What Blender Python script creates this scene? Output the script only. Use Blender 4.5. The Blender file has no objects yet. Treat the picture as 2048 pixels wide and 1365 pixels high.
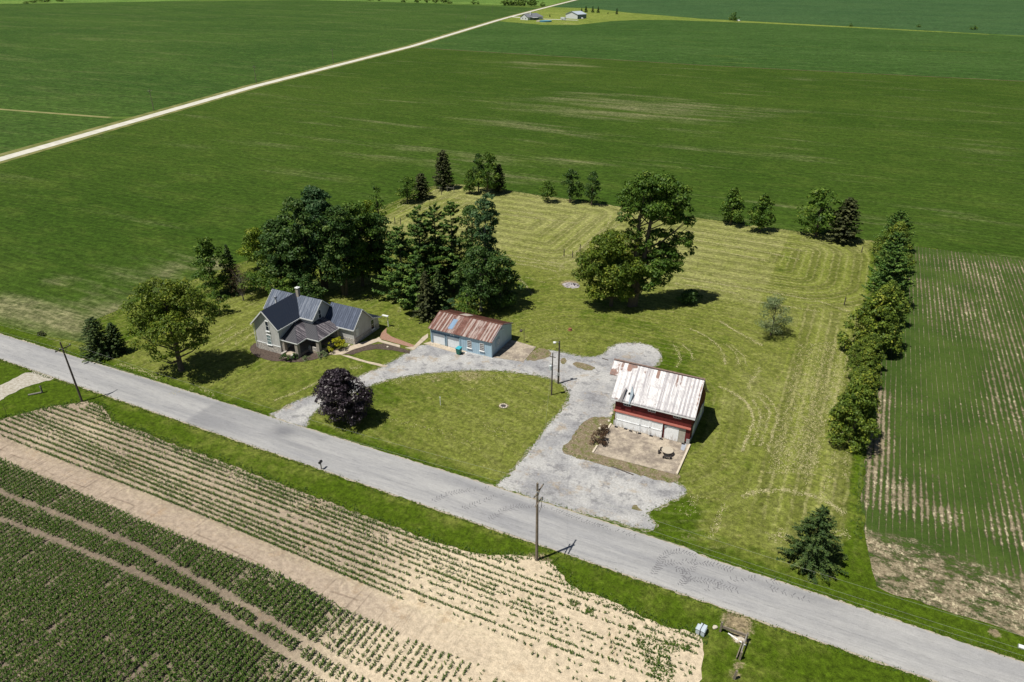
import bpy, bmesh, math, random
import numpy as np
from mathutils import Vector, Matrix, noise as mnoise

# ------------------------------------------------------------------ camera, sky, sun, exposure
S = bpy.context.scene
CAM_H = 60.0; PITCH = math.radians(27.9); YAW = math.radians(25.9); FPX = 1420.0
cam = bpy.data.objects.new('camera', bpy.data.cameras.new('camera'))
S.collection.objects.link(cam)
cam.location = (0, 0, CAM_H)
cam.rotation_euler = (math.pi/2 - PITCH, 0, YAW)
cam.data.sensor_width = 36.0
cam.data.lens = FPX/2048*36
cam.data.clip_start = 0.5; cam.data.clip_end = 20000
S.camera = cam
W_ = bpy.data.worlds.new('World'); S.world = W_; W_.use_nodes = True
wt = W_.node_tree; wt.nodes.clear()
sky = wt.nodes.new('ShaderNodeTexSky'); sky.sky_type = 'NISHITA'; sky.sun_disc = False
SUN = Vector((-0.28, -0.365, 1.0)).normalized()
sky.sun_elevation = math.asin(SUN.z); sky.sun_rotation = math.atan2(SUN.x, SUN.y)
sky.air_density = 1.0; sky.dust_density = 0.6
bgn = wt.nodes.new('ShaderNodeBackground'); bgn.inputs['Strength'].default_value = 0.036
won = wt.nodes.new('ShaderNodeOutputWorld')
wt.links.new(sky.outputs[0], bgn.inputs[0]); wt.links.new(bgn.outputs[0], won.inputs[0])
sl = bpy.data.lights.new('sun', 'SUN'); sl.energy = 4.9; sl.angle = math.radians(0.5); sl.color = (1.0, 0.95, 0.84)
so = bpy.data.objects.new('sun', sl); S.collection.objects.link(so)
so.rotation_euler = SUN.to_track_quat('Z', 'Y').to_euler(); so.location = (-60, -60, 200)
S.view_settings.view_transform = 'Standard'; S.view_settings.look = 'None'
S.view_settings.exposure = 0.16; S.view_settings.gamma = 1.0
S.render.engine = 'CYCLES'
S.cycles.max_bounces = 6; S.cycles.transparent_max_bounces = 4

COL = S.collection
rnd = random.Random(7)

def at(x, y, z=0.0):
    """real ground point seen at photograph pixel (x, y)"""
    a = (x-1024)/FPX; b = -(y-682.5)/FPX
    f = math.cos(PITCH)+b*math.sin(PITCH); u = -math.sin(PITCH)+b*math.cos(PITCH)
    t = (CAM_H-z)/-u; f *= t; r = a*t
    return (r*math.cos(YAW)-f*math.sin(YAW), r*math.sin(YAW)+f*math.cos(YAW))
def pts(*a): return [at(*q) for q in a]

# ------------------------------------------------------------------ tagging
def tag(o, label=None, cat=None, group=None, kind=None):
    if label: o['label'] = label
    if cat: o['category'] = cat
    if group: o['group'] = group
    if kind: o['kind'] = kind
    return o
def empty(name, loc, rz=0.0, label=None, cat=None, group=None):
    o = bpy.data.objects.new(name, None); COL.objects.link(o)
    o.location = loc; o.rotation_euler = (0, 0, rz); o.empty_display_size = 0.3
    return tag(o, label, cat, group)
def link(name, me, m, parent=None):
    o = bpy.data.objects.new(name, me); COL.objects.link(o)
    if m is not None and not me.materials: me.materials.append(m)
    if parent: o.parent = parent
    return o
def copy_tree(o, parent=None):
    c = o.copy(); COL.objects.link(c); c.parent = parent
    for ch in o.children: copy_tree(ch, c)
    return c

# ------------------------------------------------------------------ material helper
class M:
    def __init__(s, name, rough=0.9, spec=0.2):
        s.m = bpy.data.materials.new(name); s.m.use_nodes = True
        s.t = s.m.node_tree; s.b = s.t.nodes['Principled BSDF']
        s.b.inputs['Roughness'].default_value = rough
        s.b.inputs['Specular IOR Level'].default_value = spec
        s.c = s.t.nodes.new('ShaderNodeTexCoord').outputs['Object']
    def n(s, kind): return s.t.nodes.new(kind)
    def put(s, sock, v):
        if isinstance(v, bpy.types.NodeSocket): s.t.links.new(v, sock)
        elif isinstance(v, tuple) and len(v) == 3 and sock.type == 'RGBA': sock.default_value = (*v, 1)
        else: sock.default_value = v
    def attr(s, name, out='Fac'):
        a = s.n('ShaderNodeAttribute'); a.attribute_name = name; return a.outputs[out]
    def sc(s, x, y=None, z=None, vec=None, loc=(0, 0, 0), rz=0.0):
        y = x if y is None else y; z = x if z is None else z
        k = s.n('ShaderNodeMapping'); s.put(k.inputs[0], vec or s.c)
        k.inputs['Location'].default_value = loc; k.inputs['Rotation'].default_value = (0, 0, rz)
        k.inputs['Scale'].default_value = (x, y, z); return k.outputs[0]
    def noise(s, vec, detail=3.0, rough=0.55, scale=1.0, dist=0.0):
        k = s.n('ShaderNodeTexNoise'); s.put(k.inputs['Vector'], vec)
        k.inputs['Scale'].default_value = scale; k.inputs['Detail'].default_value = detail
        k.inputs['Roughness'].default_value = rough; k.inputs['Distortion'].default_value = dist
        return k.outputs['Fac']
    def vor(s, vec, feature='F1', out='Distance'):
        k = s.n('ShaderNodeTexVoronoi'); k.feature = feature; s.put(k.inputs['Vector'], vec)
        k.inputs['Scale'].default_value = 1.0; return k.outputs[out]
    def op(s, o, a, b=0.0, c=0.0, clamp=False):
        k = s.n('ShaderNodeMath'); k.operation = o; k.use_clamp = clamp
        s.put(k.inputs[0], a); s.put(k.inputs[1], b); s.put(k.inputs[2], c); return k.outputs[0]
    def mul(s, a, b): return s.op('MULTIPLY', a, b)
    def add(s, a, b): return s.op('ADD', a, b)
    def sub(s, a, b): return s.op('SUBTRACT', a, b)
    def rng(s, v, lo, hi, a=0.0, b=1.0, smooth=True):
        k = s.n('ShaderNodeMapRange'); k.clamp = True
        if smooth: k.interpolation_type = 'SMOOTHSTEP'
        s.put(k.inputs['Value'], v); s.put(k.inputs['From Min'], lo); s.put(k.inputs['From Max'], hi)
        s.put(k.inputs['To Min'], a); s.put(k.inputs['To Max'], b); return k.outputs[0]
    def mix(s, f, a, b, mode='MIX'):
        k = s.n('ShaderNodeMix'); k.data_type = 'RGBA'; k.blend_type = mode
        s.put(k.inputs['Factor'], f); s.put(k.inputs['A'], a) if False else None
        s.put(k.inputs[6], a); s.put(k.inputs[7], b); return k.outputs[2]
    def xyz(s, vec=None):
        k = s.n('ShaderNodeSeparateXYZ'); s.put(k.inputs[0], vec or s.c); return k.outputs
    def vec(s, x, y, z=0.0):
        k = s.n('ShaderNodeCombineXYZ'); s.put(k.inputs[0], x); s.put(k.inputs[1], y); s.put(k.inputs[2], z); return k.outputs[0]
    def gain(s, col, f):
        """multiply colour by a scalar socket"""
        return s.mix(1.0, col, s.vec(f, f, f), 'MULTIPLY')
    def bump(s, h, strength=0.5, dist=0.05):
        k = s.n('ShaderNodeBump'); s.put(k.inputs['Height'], h)
        k.inputs['Strength'].default_value = strength; k.inputs['Distance'].default_value = dist
        s.t.links.new(k.outputs[0], s.b.inputs['Normal'])
    def col(s, c): s.put(s.b.inputs['Base Color'], c); return s.m

def plain(name, c, rough=0.8, spec=0.3, var=0.25, scale=2.5, metal=0.0):
    m = M(name, rough, spec)
    m.b.inputs['Metallic'].default_value = metal
    n1 = m.noise(m.sc(scale), 4, 0.65)
    f = m.rng(n1, 0.25, 0.75, 1-var, 1+var, False)
    return m.col(m.gain(c, f))

# ------------------------------------------------------------------ mesh helpers
class MB:
    def __init__(s): s.v = []; s.f = []
    def face(s, ps):
        b = len(s.v); s.v += [tuple(p) for p in ps]; s.f.append(tuple(range(b, b+len(ps)))); return s
    def hexa(s, a, b):
        """bottom quad a, top quad b (both counter-clockwise from above)"""
        k = len(s.v); s.v += [tuple(p) for p in a]+[tuple(p) for p in b]; n = len(a)
        s.f.append(tuple(k+i for i in reversed(range(n)))); s.f.append(tuple(k+n+i for i in range(n)))
        for i in range(n):
            j = (i+1) % n; s.f.append((k+i, k+j, k+n+j, k+n+i))
        return s
    def box(s, x0, x1, y0, y1, z0, z1):
        return s.hexa([(x0, y0, z0), (x1, y0, z0), (x1, y1, z0), (x0, y1, z0)], [(x0, y0, z1), (x1, y0, z1), (x1, y1, z1), (x0, y1, z1)])
    def prism(s, poly, z0, z1):
        A = sum(poly[i][0]*poly[(i+1) % len(poly)][1]-poly[(i+1) % len(poly)][0]*poly[i][1] for i in range(len(poly)))
        if A < 0: poly = poly[::-1]
        return s.hexa([(p[0], p[1], z0) for p in poly], [(p[0], p[1], z1) for p in poly])
    def slab(s, quad, th, n=None):
        """thick plate: quad is the upper face, th its thickness, taken straight down"""
        q = [Vector(p) for p in quad]
        nn = (q[1]-q[0]).cross(q[2]-q[1])
        if nn.z < 0: q = q[::-1]
        return s.hexa([p-Vector((0, 0, th)) for p in q], q)
    def bar(s, a, b, w, h=None, up=(0, 0, 1)):
        h = h or w; a = Vector(a); b = Vector(b); d = (b-a).normalized()
        u = Vector(up)
        if abs(d.dot(u)) > 0.95: u = Vector((1, 0, 0))
        x = d.cross(u).normalized()*w/2; y = x.cross(d).normalized()*h/2
        k = len(s.v)
        for p in (a, b):
            s.v += [tuple(p-x-y), tuple(p+x-y), tuple(p+x+y), tuple(p-x+y)]
        s.f += [(k+3, k+2, k+1, k), (k+4, k+5, k+6, k+7)]
        for i in range(4):
            j = (i+1) % 4; s.f.append((k+i, k+j, k+4+j, k+4+i))
        return s
    def tube(s, path, rad, n=8, cap=True):
        P = [Vector(p) for p in path]; R = rad if isinstance(rad, (list, tuple)) else [rad]*len(P)
        k = len(s.v)
        for i, p in enumerate(P):
            d = (P[min(i+1, len(P)-1)]-P[max(i-1, 0)]).normalized()
            u = Vector((0, 0, 1)) if abs(d.z) < 0.9 else Vector((1, 0, 0))
            x = d.cross(u).normalized(); y = d.cross(x).normalized()
            for j in range(n):
                t = 2*math.pi*j/n; s.v.append(tuple(p+(x*math.cos(t)+y*math.sin(t))*R[i]))
        for i in range(len(P)-1):
            for j in range(n):
                j2 = (j+1) % n; s.f.append((k+i*n+j, k+i*n+j2, k+(i+1)*n+j2, k+(i+1)*n+j))
        if cap:
            s.f.append(tuple(k+j for j in range(n))); s.f.append(tuple(k+(len(P)-1)*n+j for j in reversed(range(n))))
        return s
    def lathe(s, prof, cx=0, cy=0, n=16):
        k = len(s.v)
        for r, z in prof:
            for j in range(n):
                t = 2*math.pi*j/n; s.v.append((cx+r*math.cos(t), cy+r*math.sin(t), z))
        for i in range(len(prof)-1):
            for j in range(n):
                j2 = (j+1) % n; s.f.append((k+i*n+j, k+i*n+j2, k+(i+1)*n+j2, k+(i+1)*n+j))
        s.f.append(tuple(k+(len(prof)-1)*n+j for j in range(n)))
        return s
    def build(s, name, m, parent=None, smooth=False, off=None):
        me = bpy.data.meshes.new(name)
        v = s.v
        if off: v = [(p[0]-off[0], p[1]-off[1], p[2]-off[2]) for p in v]
        me.from_pydata(v, [], s.f); me.update()
        if smooth: me.polygons.foreach_set('use_smooth', [True]*len(me.polygons))
        return link(name, me, m, parent)

def np_mesh(name, V, k, attrs=None):
    """V (n*k,3): n separate k-gons; attrs: per-vertex floats"""
    n = len(V)//k
    me = bpy.data.meshes.new(name)
    me.vertices.add(len(V)); me.vertices.foreach_set('co', np.ascontiguousarray(V, dtype=np.float32).ravel())
    me.loops.add(len(V)); me.loops.foreach_set('vertex_index', np.arange(len(V), dtype=np.int32))
    me.polygons.add(n); me.polygons.foreach_set('loop_start', np.arange(0, n*k, k, dtype=np.int32))
    me.polygons.foreach_set('loop_total', np.full(n, k, dtype=np.int32))
    for a, val in (attrs or {}).items():
        me.attributes.new(a, 'FLOAT', 'POINT').data.foreach_set('value', np.ascontiguousarray(val, dtype=np.float32))
    me.update(calc_edges=True); return me

def grid_mesh(name, xs, ys, z, attrs, keep=None):
    nx, ny = len(xs), len(ys)
    X, Y = np.meshgrid(xs, ys); V = np.stack([X.ravel(), Y.ravel(), np.full(nx*ny, z)], 1)
    i = np.arange(nx-1)[None, :]+np.arange(ny-1)[:, None]*nx
    F = np.stack([i, i+1, i+nx+1, i+nx], -1).reshape(-1, 4)
    me = bpy.data.meshes.new(name)
    me.vertices.add(len(V)); me.vertices.foreach_set('co', V.astype(np.float32).ravel())
    me.loops.add(F.size); me.loops.foreach_set('vertex_index', F.astype(np.int32).ravel())
    me.polygons.add(len(F)); me.polygons.foreach_set('loop_start', np.arange(0, F.size, 4, dtype=np.int32))
    me.polygons.foreach_set('loop_total', np.full(len(F), 4, dtype=np.int32))
    for a, val in attrs.items():
        me.attributes.new(a, 'FLOAT', 'POINT').data.foreach_set('value', val.astype(np.float32).ravel())
    me.update(calc_edges=True); return me

def seg_dist(X, Y, poly, closed=False):
    d = np.full(X.shape, 1e9); n = len(poly)
    for i in range(n if closed else n-1):
        ax, ay = poly[i]; bx, by = poly[(i+1) % n]; dx, dy = bx-ax, by-ay
        t = np.clip(((X-ax)*dx+(Y-ay)*dy)/(dx*dx+dy*dy+1e-9), 0, 1)
        d = np.minimum(d, np.hypot(X-ax-t*dx, Y-ay-t*dy))
    return d
def inside(X, Y, poly):
    c = np.zeros(X.shape, bool); n = len(poly)
    for i in range(n):
        ax, ay = poly[i]; bx, by = poly[(i+1) % n]
        if ay == by: continue
        c ^= ((ay > Y) != (by > Y)) & (X < (bx-ax)*(Y-ay)/(by-ay)+ax)
    return c
def sdf(X, Y, poly):
    d = seg_dist(X, Y, poly, True); return np.where(inside(X, Y, poly), -d, d)
def sstep(x, a, b):
    t = np.clip((x-a)/(b-a), 0, 1); return t*t*(3-2*t)

def ragged(poly, step=0.5, amp=0.25, freq=0.7, seed=0.0, smooth=0):
    """outline of a real surface with an uneven edge"""
    P = poly
    for _ in range(smooth):
        Q = []
        for i in range(len(P)):
            a, b = P[i], P[(i+1) % len(P)]
            Q += [(a[0]*.75+b[0]*.25, a[1]*.75+b[1]*.25), (a[0]*.25+b[0]*.75, a[1]*.25+b[1]*.75)]
        P = Q
    out = []
    for i in range(len(P)):
        a, b = P[i], P[(i+1) % len(P)]; L = math.hypot(b[0]-a[0], b[1]-a[1]); n = max(1, min(400, int(L/step)))
        for j in range(n):
            t = j/n; x = a[0]+(b[0]-a[0])*t; y = a[1]+(b[1]-a[1])*t
            nx = mnoise.noise((x*freq, y*freq, seed))+0.6*mnoise.noise((x*freq*3, y*freq*3, seed+5))
            ny = mnoise.noise((x*freq, y*freq, seed+11))+0.6*mnoise.noise((x*freq*3, y*freq*3, seed+17))
            out.append((x+nx*amp, y+ny*amp))
    return out
def sheet(name, poly, z, m, kind='structure', label=None, cat=None, parent=None):
    bm = bmesh.new(); vs = [bm.verts.new((p[0], p[1], z)) for p in poly]
    f = bm.faces.new(vs); f.normal_update()
    if f.normal.z < 0: f.normal_flip()
    bmesh.ops.triangulate(bm, faces=[f], ngon_method='EAR_CLIP')
    me = bpy.data.meshes.new(name); bm.to_mesh(me); bm.free()
    o = link(name, me, m, parent)
    if not parent: tag(o, label, cat, kind=kind)
    return o

# ================================================================== GROUND
LAWN_W = [(-128, 66.3), (-124.8, 72), (-123.4, 85.9), (-122.4, 98), (-119.6, 119.6), (-116.6, 161), (-114.5, 182.5), (-110, 187.2)]
# ---- lawn and verge grass
def mat_grass():
    m = M('mown_grass', 0.95, 0.1)
    tone = m.attr('tone'); sa = m.attr('stripe'); ph = m.attr('phase'); dirt = m.attr('dirt')
    n0 = m.noise(m.sc(0.035), 4, 0.6); n1 = m.noise(m.sc(0.35), 4, 0.7); n2 = m.noise(m.sc(2.2), 4, 0.75); n3 = m.noise(m.sc(9.0), 2, 0.7)
    tt = m.add(tone, m.add(m.mul(m.sub(n1, 0.5), 1.1), m.mul(m.sub(n0, 0.5), 1.2)))
    t1 = m.rng(tt, 0.05, 0.55, 0, 1); t2 = m.rng(tt, 0.5, 1.15, 0, 1)
    c = m.mix(t1, (0.058, 0.098, 0.005), (0.142, 0.165, 0.032))
    c = m.mix(t2, c, (0.235, 0.242, 0.085))
    # dead-grass patches
    dp = m.mul(m.rng(m.noise(m.sc(0.8, 0.8, 0.8, None, (31, 4, 0)), 5, 0.75), 0.56, 0.70), m.rng(tone, 0.15, 0.6))
    c = m.mix(m.mul(dp, 0.55), c, (0.33, 0.29, 0.13))
    # mower rows: light cut grass lying in lines
    w = m.add(m.mul(ph, 2*math.pi/1.5), m.mul(m.noise(m.sc(0.5, 0.5, 1, None, (3, 8, 0)), 2, 0.5), 3.4))
    s1 = m.rng(m.op('SINE', w), 0.25, 1.0)
    w2 = m.add(m.mul(ph, 2*math.pi/4.4), m.mul(m.noise(m.sc(0.25), 2, 0.5), 3.0))
    s2 = m.rng(m.op('SINE', w2), -0.6, 1.0)
    brk = m.rng(m.noise(m.sc(0.9, 0.9, 1, None, (9, 1, 0)), 5, 0.8), 0.36, 0.66)
    big = m.rng(m.noise(m.sc(0.06, 0.06, 1, None, (19, 1, 0)), 2, 0.6), 0.3, 0.62, 0.25, 1.0)
    st = m.mul(m.mul(s1, brk), m.mul(sa, big))
    c = m.gain(c, m.add(1.0, m.mul(m.mul(m.sub(s2, 0.5), sa), 0.34)))
    c = m.mix(m.mul(st, 0.60), c, (0.42, 0.39, 0.19))
    c = m.mix(m.mul(m.rng(m.add(dirt, m.mul(m.sub(n2, 0.5), 0.9)), 0.35, 0.65), 0.9), c, m.mix(n2, (0.20, 0.15, 0.09), (0.36, 0.29, 0.20)))
    n5 = m.noise(m.sc(1.1, 1.1, 1, None, (5, 5, 0)), 5, 0.85)
    g = m.mul(m.rng(n5, 0.34, 0.66, 0.50, 1.50, False), m.mul(m.rng(n2, 0.32, 0.68, 0.68, 1.32, False), m.rng(n3, 0.3, 0.7, 0.7, 1.3, False)))
    m.bump(m.add(n2, n3), 0.9, 0.12)
    return m.col(m.gain(c, g))
G_GRASS = mat_grass()

xs = np.arange(-150, 45.01, 0.5); ys = np.arange(16, 196.01, 0.5)
GX, GY = np.meshgrid(xs, ys)
barnbox = [(-33, 84), (-13, 84), (-13, 100), (-33, 104)]
dE = 8.0-GX
ph_box = lambda x0, x1, y0, y1, r: (np.hypot(np.maximum(np.abs(GX-(x0+x1)/2)-(x1-x0)/2+r, 0), np.maximum(np.abs(GY-(y0+y1)/2)-(y1-y0)/2+r, 0))+np.minimum(np.maximum(np.abs(GX-(x0+x1)/2)-(x1-x0)/2+r, np.abs(GY-(y0+y1)/2)-(y1-y0)/2+r), 0)-r)
ph_ne = ph_box(-70, 7, 143, 188, 14); ph_nw = ph_box(-113, -52.5, 140, 188, 9)
ph_barn = seg_dist(GX, GY, [(-34, 98), (-20, 98), (-19, 86)])
phase = np.where(GY > 141.5, np.where(GX > -52.7, ph_ne, ph_nw), ph_barn)
phase = np.where((GY < 141.5) & (GX > -4.5), GX*1.0, phase)
phase = np.where((GX < -66) & (GY < 141.5), GX*0.98-GY*0.12, phase)
phase = np.where((GX < -25) & (GY < 96) & (GX > -66), GY*0.8+GX*0.25, phase)
stripe = np.zeros(GX.shape)
stripe = np.where(GY > 141.5, 1.0, stripe)
stripe = np.where((GY <= 141.5) & (GX > -4.5), 1.0*sstep(GY, 66, 80), stripe)
stripe = np.where((GY <= 141.5) & (GX <= -4.5) & (GX > -60) & (GY > 98), 0.38, stripe)
stripe = np.where((GY <= 98) & (GX <= -4.5) & (GX > -13), 0.5, stripe)
stripe = np.where((GX < -80) & (GY < 141.5) & (GY > 65), 0.42, stripe)
stripe = np.where((GX < -25) & (GY < 96) & (GX > -66) & (GY > 64), 0.25, stripe)
stripe *= sstep(9.5-GX, 0, 1.5)*sstep(GY, 64.8, 66)
tone = np.full(GX.shape, 0.42)
tone = np.where(GY > 120, 0.42+0.45*sstep(GY, 110, 150), tone)
tone = np.where((GX > -12) & (GY > 68), 0.62, tone)
tone = np.where((GX < -25) & (GY < 98) & (GX > -66), 0.47, tone)
tone = np.where((GX < -86) & (GY < 110), 0.55, tone)
tone *= sstep(GY, 63.5, 67.5)                       # lush verges by the road
tone = np.where(GY < 58, 0.10+0.22*sstep(GY, 55.5, 57.5), tone)
tone = np.where(GY < 52, 0.18, tone)
tone *= 0.1+0.9*sstep(8.6-GX, 0, 2.4)
tone = np.where(GX < -112, tone*0.4, tone)
tone = np.maximum(tone, 0.25*sstep(GY, 100, 140))
# lush hollows
for (cx, cy, r, a) in [(-23, 108, 5, .5), (-11, 70, 3, .5), (-17.5, 102, 2, .4), (-13, 71, 4, .5), (-60, 128, 7, .35), (-41, 127, 5, .3), (-62, 76, 5, .2)]:
    tone -= a*np.exp(-((GX-cx)**2+(GY-cy)**2)/r**2)
tone = np.clip(tone, 0, 1)
dirt = np.zeros(GX.shape)
def spot(px, py, r, a=0.8):
    global dirt
    x, y = at(px, py); dirt = np.maximum(dirt, a*np.exp(-((GX-x)**2+(GY-y)**2)/r**2))
for q in [(1007, 812, 1.1), (1140, 568, 2.6), (1140, 660, .5), (1375, 1075, 1.4, .45), (1430, 1060, .9, .5), (1475, 1245, 2.2, .75), (1480, 1275, 1.2, .8), (1478, 1330, .9, .6), (1470, 1350, 1.0, .6), (1390, 950, 1.5, .4),
          (160, 812, 1.7, .7), (1074, 1128, 2.0, .9), (1735, 487, 2.5, .4), (1500, 985, .5, .3), (940, 752, 4.5, .5), (870, 758, 3, .45), (1110, 745, 1.5, .3), (700, 842, 2, .3), (410, 812, 1.0, .2), (1335, 1010, 1, .4), (1180, 585, 2, .3), (905, 378, 3, .4), (740, 600, 3, .4), (790, 585, 2.5, .4), (1989, 1266, .7, .9)]:
    spot(*q)
# narrow worn line along the field edges
dN = np.abs(GY-187.6); dirt = np.maximum(dirt, 0.5*np.exp(-(dN/0.8)**2)*((GX > -112) & (GX < 9)))
dirt = np.maximum(dirt, 0.45*np.exp(-(seg_dist(GX, GY, LAWN_W[2:])/0.8)**2))
gm = grid_mesh('lawn', xs, ys, 0.0, {'phase': phase, 'stripe': stripe, 'tone': tone, 'dirt': dirt})
tag(link('lawn', gm, G_GRASS), kind='structure')
# ground outside it, out to the horizon
far = MB()
R = 9000
for x0, x1, y0, y1 in [(-R, -150, -R, R), (45, R, -R, R), (-150, 45, -R, 16), (-150, 45, 196, R)]:
    far.face([(x0, y0, 0), (x1, y0, 0), (x1, y1, 0), (x0, y1, 0)])
mfar = M('far_grass', 0.95, 0.1)
nf = mfar.noise(mfar.sc(0.01), 5, 0.6)
tag(far.build('ground', mfar.col(mfar.mix(mfar.rng(nf, .35, .65), (0.045, 0.10, 0.015), (0.11, 0.16, 0.03)))), kind='structure')

# ---- crop fields (rows drilled along x: streaks lie along x)
def mat_field(name, g1, g2, bare, rows_y=False, sx=0.012, sy=0.11, lo=0.53, hi=0.72, amt=0.7, seed=0.0, patch=None, fine=1.0):
    m = M(name, 0.95, 0.1)
    if rows_y: sx, sy = sy, sx
    n0 = m.noise(m.sc(0.006, 0.012, 1, None, (seed, seed, 0)), 4, 0.6)
    n1 = m.noise(m.sc(sx, sy, 1, None, (seed*3, 2, 0)), 6, 0.68, 1.0, 0.4)
    n2 = m.noise(m.sc(0.8*fine), 4, 0.75); n3 = m.noise(m.sc(sx*8, sy*10, 1), 3, 0.7)
    n4 = m.noise(m.sc(0.02, 0.03, 1, None, (seed+40, 7, 0)), 3, 0.6)
    n6 = m.noise(m.sc(0.05, 0.11, 1, None, (seed+3, 27, 0)), 5, 0.7)
    c = m.mix(m.rng(n0, 0.35, 0.65), g1, g2)
    c = m.mix(m.mul(m.rng(n6, 0.46, 0.68), 0.6), c, (g2[0]*1.45, g2[1]*1.22, g2[2]*1.6))
    n7 = m.noise(m.sc(0.4*fine, 0.6*fine, 1), 8, 0.95)
    nb = m.add(m.mul(n1, 0.75), m.mul(n4, 0.25))
    if patch: nb = m.add(m.add(nb, m.mul(m.sub(m.attr('bare'), 0.75), 0.17)), m.mul(m.sub(n2, .5), .10))
    b = m.rng(nb, lo, hi)
    b2 = m.mul(b, m.rng(m.add(m.mul(n2, .5), m.mul(n3, .5)), 0.34, 0.6, 0.35, 1.0))
    c = m.mix(m.mul(b2, amt), c, bare)
    # faint row texture
    g = m.mul(m.rng(n7, 0.40, 0.60, 0.58, 1.42, False), m.mul(m.rng(n2, 0.34, 0.66, 0.72, 1.28, False), m.rng(n3, 0.3, 0.7, 0.74, 1.26, False)))
    m.bump(n2, 0.8, 0.25)
    return m.col(m.gain(c, g)), m
fN, mN = mat_field('young_bean_field', (0.031, 0.065, 0.006), (0.043, 0.079, 0.009), (0.235, 0.215, 0.125), patch=True, lo=0.44, hi=0.70, amt=0.72)
# north and west field round the lot, as a grid with the bare stretches as data
N_EDGE = [(9.5, 188.3)]
def far_road_x(y):
    P = [(60, -248), (147, -270), (312, -312), (540, -355), (870, -438), (1155, -500), (1441, -560), (3000, -880)]
    return np.interp(y, [p[0] for p in P], [p[1] for p in P])
fx = np.concatenate([np.arange(-262, 60, 2.0)]); 
def field_grid(name, poly, z, m, step, extra=None):
    X0, X1 = min(p[0] for p in poly), max(p[0] for p in poly); Y0, Y1 = min(p[1] for p in poly), max(p[1] for p in poly)
    bm = bmesh.new(); vs = [bm.verts.new((p[0], p[1], z)) for p in poly]; f = bm.faces.new(vs); f.normal_update()
    if f.normal.z < 0: f.normal_flip()
    bmesh.ops.triangulate(bm, faces=[f], ngon_method='EAR_CLIP')
    for x in np.arange(X0+step, X1, step):
        bmesh.ops.bisect_plane(bm, geom=bm.verts[:]+bm.edges[:]+bm.faces[:], plane_co=(x, 0, z), plane_no=(1, 0, 0))
    for y in np.arange(Y0+step, Y1, step):
        bmesh.ops.bisect_plane(bm, geom=bm.verts[:]+bm.edges[:]+bm.faces[:], plane_co=(0, y, z), plane_no=(0, 1, 0))
    bmesh.ops.triangulate(bm, faces=bm.faces[:])
    me = bpy.data.meshes.new(name); bm.to_mesh(me); bm.free()
    if extra:
        co = np.zeros(len(me.vertices)*3, dtype=np.float32); me.vertices.foreach_get('co', co); co = co.reshape(-1, 3)
        for a, fn in extra.items():
            me.attributes.new(a, 'FLOAT', 'POINT').data.foreach_set('value', fn(co[:, 0], co[:, 1]).astype(np.float32))
    o = link(name, me, m); return tag(o, kind='structure')
def bareN(x, y):
    b = 0.15+0.0*x
    def blob(px, py, rx, ry, a):
        cx, cy = at(px, py); return a*np.exp(-((x-cx)/rx)**2-((y-cy)/ry)**2)
    for q in [(1250, 215, 70, 45, 1.1), (1020, 250, 70, 25, .8), (1500, 165, 35, 14, .8), (1650, 340, 22, 20, .4), (1100, 130, 60, 30, .7), (1950, 300, 25, 14, .7), (1900, 420, 14, 10, .8), (1980, 450, 16, 8, .8), (300, 560, 30, 14, .5),
              (900, 330, 16, 10, .9), (960, 320, 18, 12, .9), (980, 350, 20, 8, .8), (760, 320, 20, 14, .7), (820, 300, 20, 16, .6), (1180, 330, 30, 14, .6), (700, 480, 12, 6, .4), (120, 630, 18, 6, 1.5), (230, 625, 9, 5, 1.8), (430, 530, 4, 3, 1.6), (110, 565, 6, 2, 1.2), (330, 545, 6, 5, 1.2), (20, 612, 12, 5, 1.6), (200, 585, 10, 3, .9), (1040, 385, 20, 4, .6), (1500, 440, 30, 5, .6)]:
        b = np.maximum(b, blob(*q))
    return b
gr = [(float(far_road_x(y))+5.2, y) for y in (66.3, 147, 312, 430, 528)]
nf_poly = gr[:-1]+[(float(far_road_x(528))+5.2, 528)]
nf_poly = [(-255, 65.0)]+[(float(far_road_x(y))+5.2, y) for y in (147, 230, 312, 430, 530)]+[(-106, 516), (78, 523), (420, 540), (420, 189.5), (60, 189.5), (24, 188.8), (9.5, 188.4)]+[(-10+0, 187.4), (-29, 187.2), (-60, 187.9), (-89, 188.2), (-109, 188.3)]+[(-116, 183), (-117.6, 161), (-120.6, 119.6), (-123.4, 98), (-124.6, 86), (-125.2, 74), (-114.8, 68.2), (-128.2, 66.4), (-139, 65.9)]
nf_r = []
for i, p in enumerate(nf_poly): nf_r.append(p)
far_part = nf_poly[:11]; near_part = nf_poly[10:]
edge = []
for i in range(len(near_part)-1):
    a, b = near_part[i], near_part[i+1]; L = math.hypot(b[0]-a[0], b[1]-a[1]); n = max(1, int(L/1.0))
    for j in range(n):
        t = j/n; x = a[0]+(b[0]-a[0])*t; y = a[1]+(b[1]-a[1])*t
        edge.append((x+0.5*mnoise.noise((x*.4, y*.4, 3)), y+0.5*mnoise.noise((x*.4, y*.4, 9))))
field_grid('bean_field', nf_poly[:10]+edge+[near_part[-1]], 0.02, fN, 6.0, {'bare': bareN})

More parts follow.
